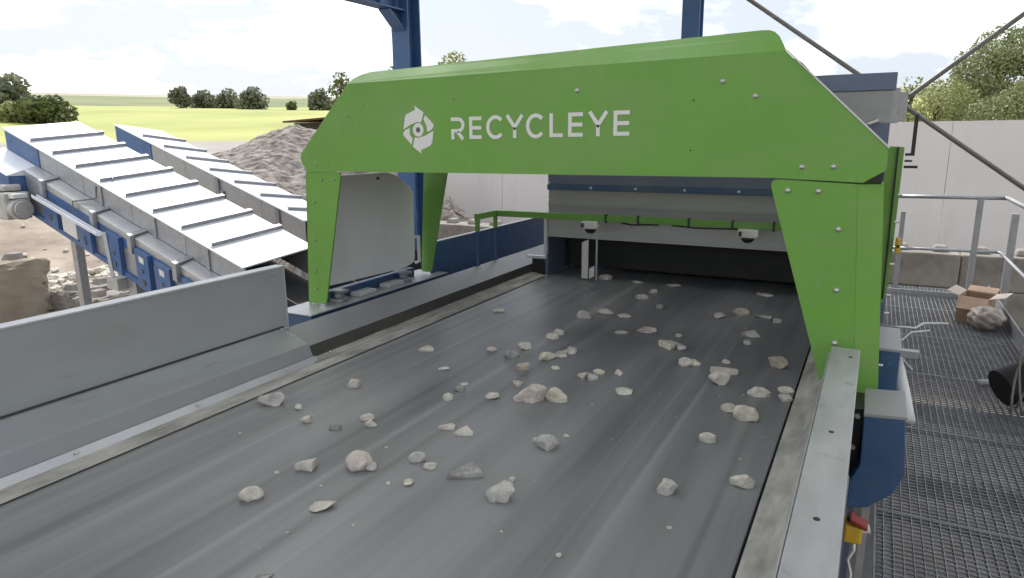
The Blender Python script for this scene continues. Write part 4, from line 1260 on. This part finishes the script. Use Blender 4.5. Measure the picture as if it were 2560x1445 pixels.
# side channel of the nearer conveyor
S1 = [4.62, 4.07, 2.82, 1.98, 1.05, .2, -.4]
for a0, a1 in zip(S1, S1[1:]):
    b = MB()
    p = [c1.side(a0, .002, -.315), c1.side(a0, .20, -.365), c1.side(a0, .20, -.46), c1.side(a0, .002, -.46)]
    b.prism(p, c1.side(a1 + .01, 0, 0) - c1.side(a0, 0, 0))
    b.build('channel_cover', 'channel', r1_, bevel=.004)
for a in (4.07, 2.82, 1.98, 1.05):
    b = MB()
    c1.sbox(b, a - .045, a + .045, .204, .262, -.58, -.335)
    p = [c1.side(a - .04, -.0, -.285), c1.side(a - .04, .262, -.334), c1.side(a - .04, .262, -.352), c1.side(a - .04, .0, -.303)]
    b.prism(p, c1.side(a + .04, 0, 0) - c1.side(a - .04, 0, 0))
    b.build('channel_clamp', 'galv', r1_, bevel=.006)
b = MB(); c1.sbox(b, -.4, 4.6, .17, .195, -.93, -.462); b.build('lower_side_panel', 'galv', r1_)
b = MB(); c1.sbox(b, -.4, 4.6, .165, .235, -1.0, -.932); b.build('bottom_rail', 'blue_conv', r1_)
for a0, a1, z0, z1, m, lab in ((3.72, 4.07, -.93, -.64, 'blue_conv', 1), (3.25, 3.60, -.90, -.66, 'camwhite', 0), (2.90, 3.20, -.96, -.62, 'blue_conv', 1), (2.23, 2.50, -1.0, -.47, 'blue_conv', 1),
                          (1.60, 1.88, -1.0, -.47, 'blue_conv', 2), (1.16, 1.47, -1.0, -.47, 'blue_conv', 2), (.55, .92, -1.0, -.47, 'blue_conv', 2)):
    b = MB(); c1.sbox(b, a0, a1, .197, .262, z0, z1)
    d = b.build('access_box', m, r1_, bevel=.006)
    if lab:
        am = (a0 + a1) / 2
        k = MB(); c1.sbox(k, am - .03, am + .03, .2625, .272, z0 + .08, z0 + .15); k.build('latch', 'signgrey', d)
        k = MB(); c1.sbox(k, am - .02, am + .02, .2625, .270, (z0 + z1) / 2 - .02, (z0 + z1) / 2 + .03); k.build('latch', 'signgrey', d)
    if lab == 2:
        k = MB(); c1.sbox(k, am - .05, am + .05, .2625, .267, z1 - .15, z1 - .07); k.build('label_plate', 'camwhite', d)
b = MB(); c1.sbox(b, -.4, 4.07, .1955, .199, -.60, -.47); b.build('upper_side_panel', 'blue_conv', r1_)
tr_ = MB()
for o0, o1, z0, z1 in ((.29, .302, -.60, -.555), (.36, .372, -.60, -.555), (.303, .359, -.60, -.592)):
    p = c1.side(2.53, o0, z0 + .05)
    q = c1.side(4.13, o0, z0)
    tr_.obox(p, q - p, -c1.vh * (o1 - o0), V((0, 0, z1 - z0)))
tr_.build('cable_tray', 'cover', r1_)
mo = MB()
p0 = c1.side(4.42, .25, -.62)
mo.obox(p0, c1.uh * .45, -c1.vh * .35, V((0, 0, -.40)))
mo.obox(p0 + c1.uh * .1 - c1.vh * .05 + V((0, 0, .01)), c1.uh * .35, -c1.vh * .25, V((0, 0, .10)))
mo.build('gearbox', 'motor', r1_, bevel=.03)
pm = c1.side(4.40, .44, -.86)
MB().cyl(pm + c1.uh * .35, pm - c1.uh * .12, .155, 20).cyl(pm - c1.uh * .121, pm - c1.uh * .17, .125, 20).build('motor', 'motor', r1_, bevel=.01, smooth=False)
MB().obox(pm + V((-.1, -.1, .16)), V((.2, 0, 0)), V((0, .2, 0)), V((0, 0, .07))).build('terminal_box', 'camwhite', r1_, bevel=.01)
b = MB(); c1.sbox(b, 4.61, 5.45, .02, .42, -.98, -.46); b.build('discharge_box', 'blue_conv', r1_)
b = MB(); b.prism([c1.side(4.61, .02, -.32), c1.side(4.61, .44, -.44), c1.side(4.61, .44, -.452), c1.side(4.61, .02, -.452)], c1.side(5.5, 0, 0) - c1.side(4.61, 0, 0)); b.build('discharge_lid', 'cover', r1_)
MB().tube([c1.side(3.05, .012, -.08), c1.side(3.05, .03, -.25), c1.side(3.28, .24, -.36), c1.side(3.28, .25, -.52)], .013, 6).build('stay_bar', 'rod', r1_)
pa = c1.side(2.52, .3, -.50); pb = c1.side(2.45, .3, -1.12)
MB().obox(pa, V((.03, .03, 0)), V((-.03, .03, 0)), pb - pa).build('brace', 'skirt_light', r1_)
p = c1.side(2.18, .12, -1.0)
MB().box(p.x - .09, p.x + .09, p.y - .06, p.y + .06, -3.25, p.z).build('support_leg', 'galv', r1_)
MB().box(p.x - .34, p.x - .1, p.y - .2, p.y + .04, p.z - .18, p.z - .02).build('junction_box', 'motor', r1_, bevel=.01)
for a in (3.0, 4.0):
    MB().tube([c1.top(a + .10 if a < 3.5 else a, .18, 0), c1.top(a + .10 if a < 3.5 else a, .18, .04), c1.top(a + .18 if a < 3.5 else a + .08, .22, .04), c1.top(a + .18 if a < 3.5 else a + .08, .22, 0)], .008, 6).build('cover_handle', 'rib', r1_) if a < 3.5 else None
for a, hgt in ((2.33, .30), (.68, .30), (2.2, .16)):
    b = MB(); c2.sbox(b, a - .05, a + .05, .002, .03, -.46, -.05 if hgt > .2 else -.22); b.build('side_post', 'rib', r2_)
for a in (.68, 1.75, 2.95):
    b = MB(); c1.sbox(b, a - .02, a + .05, .001, .02, -.31, -.03); b.build('side_post', 'galv', r1_)

# ------------------------------------------------------------------ grating walkway on the right
wk = empty('walkway', (.75, 4.5, -3.2), kind='structure')
GX0, GX1 = .14, 1.20
def grating(w, l):
    b = MB()
    n = int(w / .038)
    for i in range(1, n):
        x_ = w * i / n
        b.box(x_ - .0018, x_ + .0018, .004, l - .004, -.028, 0)
    k = int(l / .036)
    for j in range(1, k):
        y_ = l * j / k
        b.box(.004, w - .004, y_ - .0022, y_ + .0022, -.009, -.0008)
    b.box(0, w, 0, .007, -.03, .001); b.box(0, w, l - .007, l, -.03, .001)
    b.box(0, .007, .0071, l - .0071, -.03, .001); b.box(w - .007, w, .0071, l - .0071, -.03, .001)
    return b
gp = None
yy = -.10
for k in range(8):
    if gp is None:
        gp = grating(GX1 - GX0, 1.158).build('grating_panel', 'galv_dark', None); o = gp
    else:
        o = gp.copy(); col.objects.link(o)
    o.parent = wk
    o.location = V((GX0, 3.52 - 1.164 * 3 + k * 1.164, -.8)) - V(wk.location)
MB().box(GX1 + .004, GX1 + .012, -1, 9.05, -.83, -.66).build('toe_board', 'galv', wk)
MB().box(GX0, GX1 + .1, 8.83, 8.85, -.86, -.74).build('end_toe_board', 'galv', wk)
for x_ in (GX0 + .02, GX1 - .04):
    MB().box(x_, x_ + .06, -1, 8.83, -.99, -.831).build('side_joist', 'galv', wk)
for y_ in np.arange(-.6, 8.9, 1.164):
    MB().box(GX0 + .08, GX1 - .041, float(y_), float(y_) + .06, -.95, -.832).build('cross_joist', 'galv', wk)
for y_ in (.5, 4.6, 8.6):
    for x_ in (GX0 + .02, GX1 - .04):
        MB().box(x_ + .001, x_ + .059, y_, y_ + .08, -3.25, -.99).build('leg', 'galv', wk)

hr = empty('handrail', (1.28, 5.0, -.8), 'galvanised tube handrail around the grating walkway', 'handrail')
MB().cyl((.13, 9.15, .29), (1.262, 9.15, .30), .022, 12).build('top_rail', 'galv', hr, smooth=True)
MB().tube([(1.262, 9.15, .30), (1.278, 9.14, .30), (1.285, 9.11, .30), (1.285, .4, .30)], .022, 12).build('top_rail', 'galv', hr, smooth=True)
MB().cyl((.13, 9.15, -.315), (1.262, 9.15, -.30), .017, 12).build('mid_rail', 'galv', hr, smooth=True)
MB().tube([(1.262, 9.15, -.30), (1.278, 9.14, -.30), (1.285, 9.11, -.30), (1.285, .4, -.30)], .017, 12).build('mid_rail', 'galv', hr, smooth=True)
for x_ in (.13, 1.04):
    MB().box(x_ - .03, x_ + .03, 9.128, 9.172, -.86, .285).build('post', 'galv', hr, bevel=.004)
MB().box(.285, .335, 9.2, 9.24, -.86, .11).build('post', 'galv', hr, bevel=.004)
for y_ in (7.2, 5.1, 3.0, .9):
    MB().box(1.263, 1.307, y_ - .03, y_ + .03, -.9, .285).build('post', 'galv', hr, bevel=.004)
MB().box(1.35, 1.42, 9.18, 9.24, -.9, .13).build('post', 'galv', hr, bevel=.004)
MB().box(.13, 1.3, 9.10, 9.12, -.9, -.83).build('base_rail', 'galv', hr)

# ------------------------------------------------------------------ clutter on the walkway
bx = empty('cardboard_box', (1.0, 7.85, -.8), 'open brown cardboard box on the walkway by the rail corner', 'box')
a_ = V((.235, -.10, 0)); b2_ = V((.10, .30, 0)); o0 = V((.80, 7.70, -.798)); hz = V((0, 0, .26))
cbm = MB(); t_ = .006
def wall(p, d, n):
    cbm.obox(p, d, n, hz)
an, bn = a_.normalized() * t_, b2_.normalized() * t_
wall(o0, a_, bn); wall(o0 + b2_ - bn, a_, bn); wall(o0 + bn * 1.01, b2_ - bn * 2.02, an); wall(o0 + a_ - an + bn * 1.01, b2_ - bn * 2.02, an)
cbm.obox(o0 + an * 1.01 + bn * 1.01, a_ - an * 2.02, b2_ - bn * 2.02, V((0, 0, .006)))
crt = cbm.build('carton', 'card', bx)
MB().obox(o0 + hz + V((0, 0, .002)), b2_, V((-.10, -.05, .055)), V((0, 0, .005))).build('flap', 'card_in', crt)
MB().obox(o0 + hz + a_ + V((0, 0, .002)), b2_, V((.13, .02, .02)), V((0, 0, .005))).build('flap', 'card_in', crt)
MB().obox(o0 + hz + V((0, 0, .003)), a_, V((-.02, -.12, -.10)), V((0, 0, .005))).build('flap', 'card', crt)
MB().obox(o0 + b2_ + hz + V((0, 0, .003)), a_, V((.04, .13, .03)), V((0, 0, .005))).build('flap', 'card', crt)

bag = bmesh.new()
bmesh.ops.create_icosphere(bag, subdivisions=4, radius=1)
gg = random.Random(5)
for v in bag.verts:
    q = math.sin(v.co.x * 9 + 2 * math.sin(v.co.y * 5)) * .06 + math.sin(v.co.z * 11 + v.co.x * 7) * .05 + math.sin(v.co.y * 14) * .04
    v.co *= 1 + q
    v.co = V((v.co.x * .15, v.co.y * .17, (v.co.z * .5 + .5) * .22 if v.co.z > -1 else 0))
me_ = bpy.data.meshes.new('plastic_bag'); bag.to_mesh(me_); bag.free()
M['bag'] = mat('clear_film', (0.30, 0.235, 0.19), 0.3, 0, 0.3, 14, c2=(0.45, 0.40, 0.36), bump=0.5, bscale=30)
for p in me_.polygons: p.use_smooth = True
bo = bpy.data.objects.new('plastic_bag', me_); me_.materials.append(M['bag']); col.objects.link(bo); bo.location = (1.02, 7.50, -.80)
tag(bo, 'crumpled brownish plastic bag on the grating in front of the cardboard box', 'bag')

hs = empty('rubber_roll', (1.0, 5.4, -.8), 'thick black rubber roll with cables lying by the handrail at right', 'roll')
roll = MB().tube([(.86, 5.30, -.66), (.98, 5.36, -.61), (1.11, 5.42, -.555), (1.24, 5.48, -.50)], .125, 26).build('roll', 'dark', hs, smooth=True)
roll.data.set_sharp_from_angle(angle=math.radians(40))
MB().cyl((.80, 5.75, -.78), (1.10, 5.92, -.775), .022, 10).build('white_tube', 'camwhite', hs, smooth=True)
cbs = MB()
for k in range(4):
    pts = []
    for i in range(15):
        t = i / 14
        pts.append((.93 + .13 * t + .05 * math.sin(6.3 * t + k * 1.3), 5.12 + .35 * t + .04 * math.cos(8 * t + k), -.74 + .42 * math.sin(math.pi * min(1, t * 1.05) * .8) + .03 * math.sin(9 * t + k * 2)))
    cbs.tube(pts, .008, 6)
cbs.build('cable', 'cable', hs, smooth=True)
MB().tube([(1.06, 5.3, -.62), (1.10, 5.28, -.45), (1.16, 5.35, -.40), (1.18, 5.5, -.48), (1.12, 5.52, -.60)], .011, 7).build('cable_loop', 'cable', hs, smooth=True)

sw = empty('pull_cord_switch', (.05, 2.2, -.2), 'yellow and red emergency pull-cord switch below the galvanised beam', 'switch')
MB().box(.012, .062, 2.16, 2.24, -.245, -.185).build('housing', 'yellow', sw, bevel=.008)
MB().cyl((.035, 2.2, -.184), (.035, 2.2, -.168), .02, 14).build('collar', 'black', sw)
MB().obox((.022, 2.15, -.166), (.05, .0, -.022), (0, .05, 0), (.004, 0, .014)).build('lever', 'red', sw, bevel=.004)
MB().cyl((.062, 2.2, -.205), (.082, 2.2, -.20), .014, 12).build('gland', 'camwhite', sw)
MB().tube([(.04, 2.2, -.245), (.045, 2.19, -.28), (.03, 2.18, -.31), (.042, 2.17, -.35), (.036, 2.1, -.6), (.036, 2.1, -.80)], .006, 7).build('cable', 'zinc', sw, smooth=True)
MB().box(.006, .011, 2.15, 2.25, -.30, -.06).build('mount', 'galv', sw)

s2 = empty('safety_switch', (.11, 3.62, .49), 'small yellow safety switch box behind the right gantry leg', 'switch')
MB().box(.1035, .125, 3.60, 3.66, .455, .525).build('housing', 'yellow', s2, bevel=.006)
MB().cyl((.114, 3.60, .49), (.114, 3.594, .49), .007, 10).build('button', 'black', s2)

tb = empty('pull_cord_end', (.12, 4.15, -.1), 'steel eyebolt and wire of the pull cord beside the right gantry leg', 'fitting')
MB().cyl((.10, 4.12, -.10), (.10, 4.12, -.02), .034, 14).build('knob', 'black', tb, bevel=.005)
MB().cyl((.10, 4.12, -.071), (.10, 4.12, -.05), .036, 14).build('ring', 'zinc', tb)
MB().tube([(.12, 4.14, -.03), (.22, 4.16, -.03), (.26, 4.2, -.04), (.30, 4.25, -.02), (.42, 4.3, -.02)], .007, 6).tube([(.12, 4.1, -.07), (.2, 4.1, -.09), (.24, 4.14, -.05), (.33, 4.2, -.045)], .006, 6).build('wire', 'zinc', tb, smooth=True)
MB().tube([(.12, 4.1, -.10), (.19, 4.0, -.15), (.25, 3.9, -.19)], .008, 6).build('rod', 'galv', tb, smooth=True)
MB().obox((.06, 4.06, -.16), (.10, 0, 0), (0, .12, 0), (0, 0, .055)).build('bracket', 'galv', tb)
MB().box(.06, .10, 4.06, 4.16, -3.25, -.161).build('mount_post', 'galv', tb)

pt = empty('plastic_pipe', (.2, 3.4, -.1), 'short white plastic pipe sticking out behind the blue boxes', 'pipe')
MB().tube([(.155, 3.42, .01), (.185, 3.2, -.08), (.205, 3.08, -.16)], [.022, .026, .03], 14).build('pipe', 'camwhite', pt, smooth=True)
MB().box(.153, .235, 3.36, 3.40, .03, .06).build('bracket', 'galv', pt)

# ------------------------------------------------------------------ stones on the belt
for i, (x_, y_, w_, d_, h_, yaw, c_, sh_, lab) in enumerate(STONES):
    big = w_ > .035
    bm = rock(i * 17 + 3, sh_, w_ * 1.13, d_ * 1.12, h_ * 1.15, 4 if big else 3)
    me = bpy.data.meshes.new('stone'); bm.to_mesh(me); bm.free()
    for p in me.polygons: p.use_smooth = True
    try:
        me.set_sharp_from_angle(angle=math.radians(32))
    except Exception:
        pass
    me.materials.append(M['stone%d' % c_])
    o = bpy.data.objects.new('stone', me); col.objects.link(o)
    o.location = (x_, y_, -.005 if x_ > -2.06 else .002)
    o.rotation_euler = (0, 0, math.radians(yaw))
    tag(o, lab, 'stone', 'stones on the sorting belt')
for i, (x_, y_) in enumerate(CHIPS):
    s_ = rng.uniform(.006, .012)
    bm = rock(7000 + i, 'a', s_, s_ * .8, s_ * .5, 1)
    me = bpy.data.meshes.new('stone_chip'); bm.to_mesh(me); bm.free()
    me.materials.append(M['stone%d' % (0 if i % 3 else 2)])
    o = bpy.data.objects.new('stone_chip', me); col.objects.link(o); o.location = (x_, y_, -.005)
    tag(o, 'crumb-sized chip of stone lying on the dark belt', 'stone chip', 'crumb-sized chips on the belt')
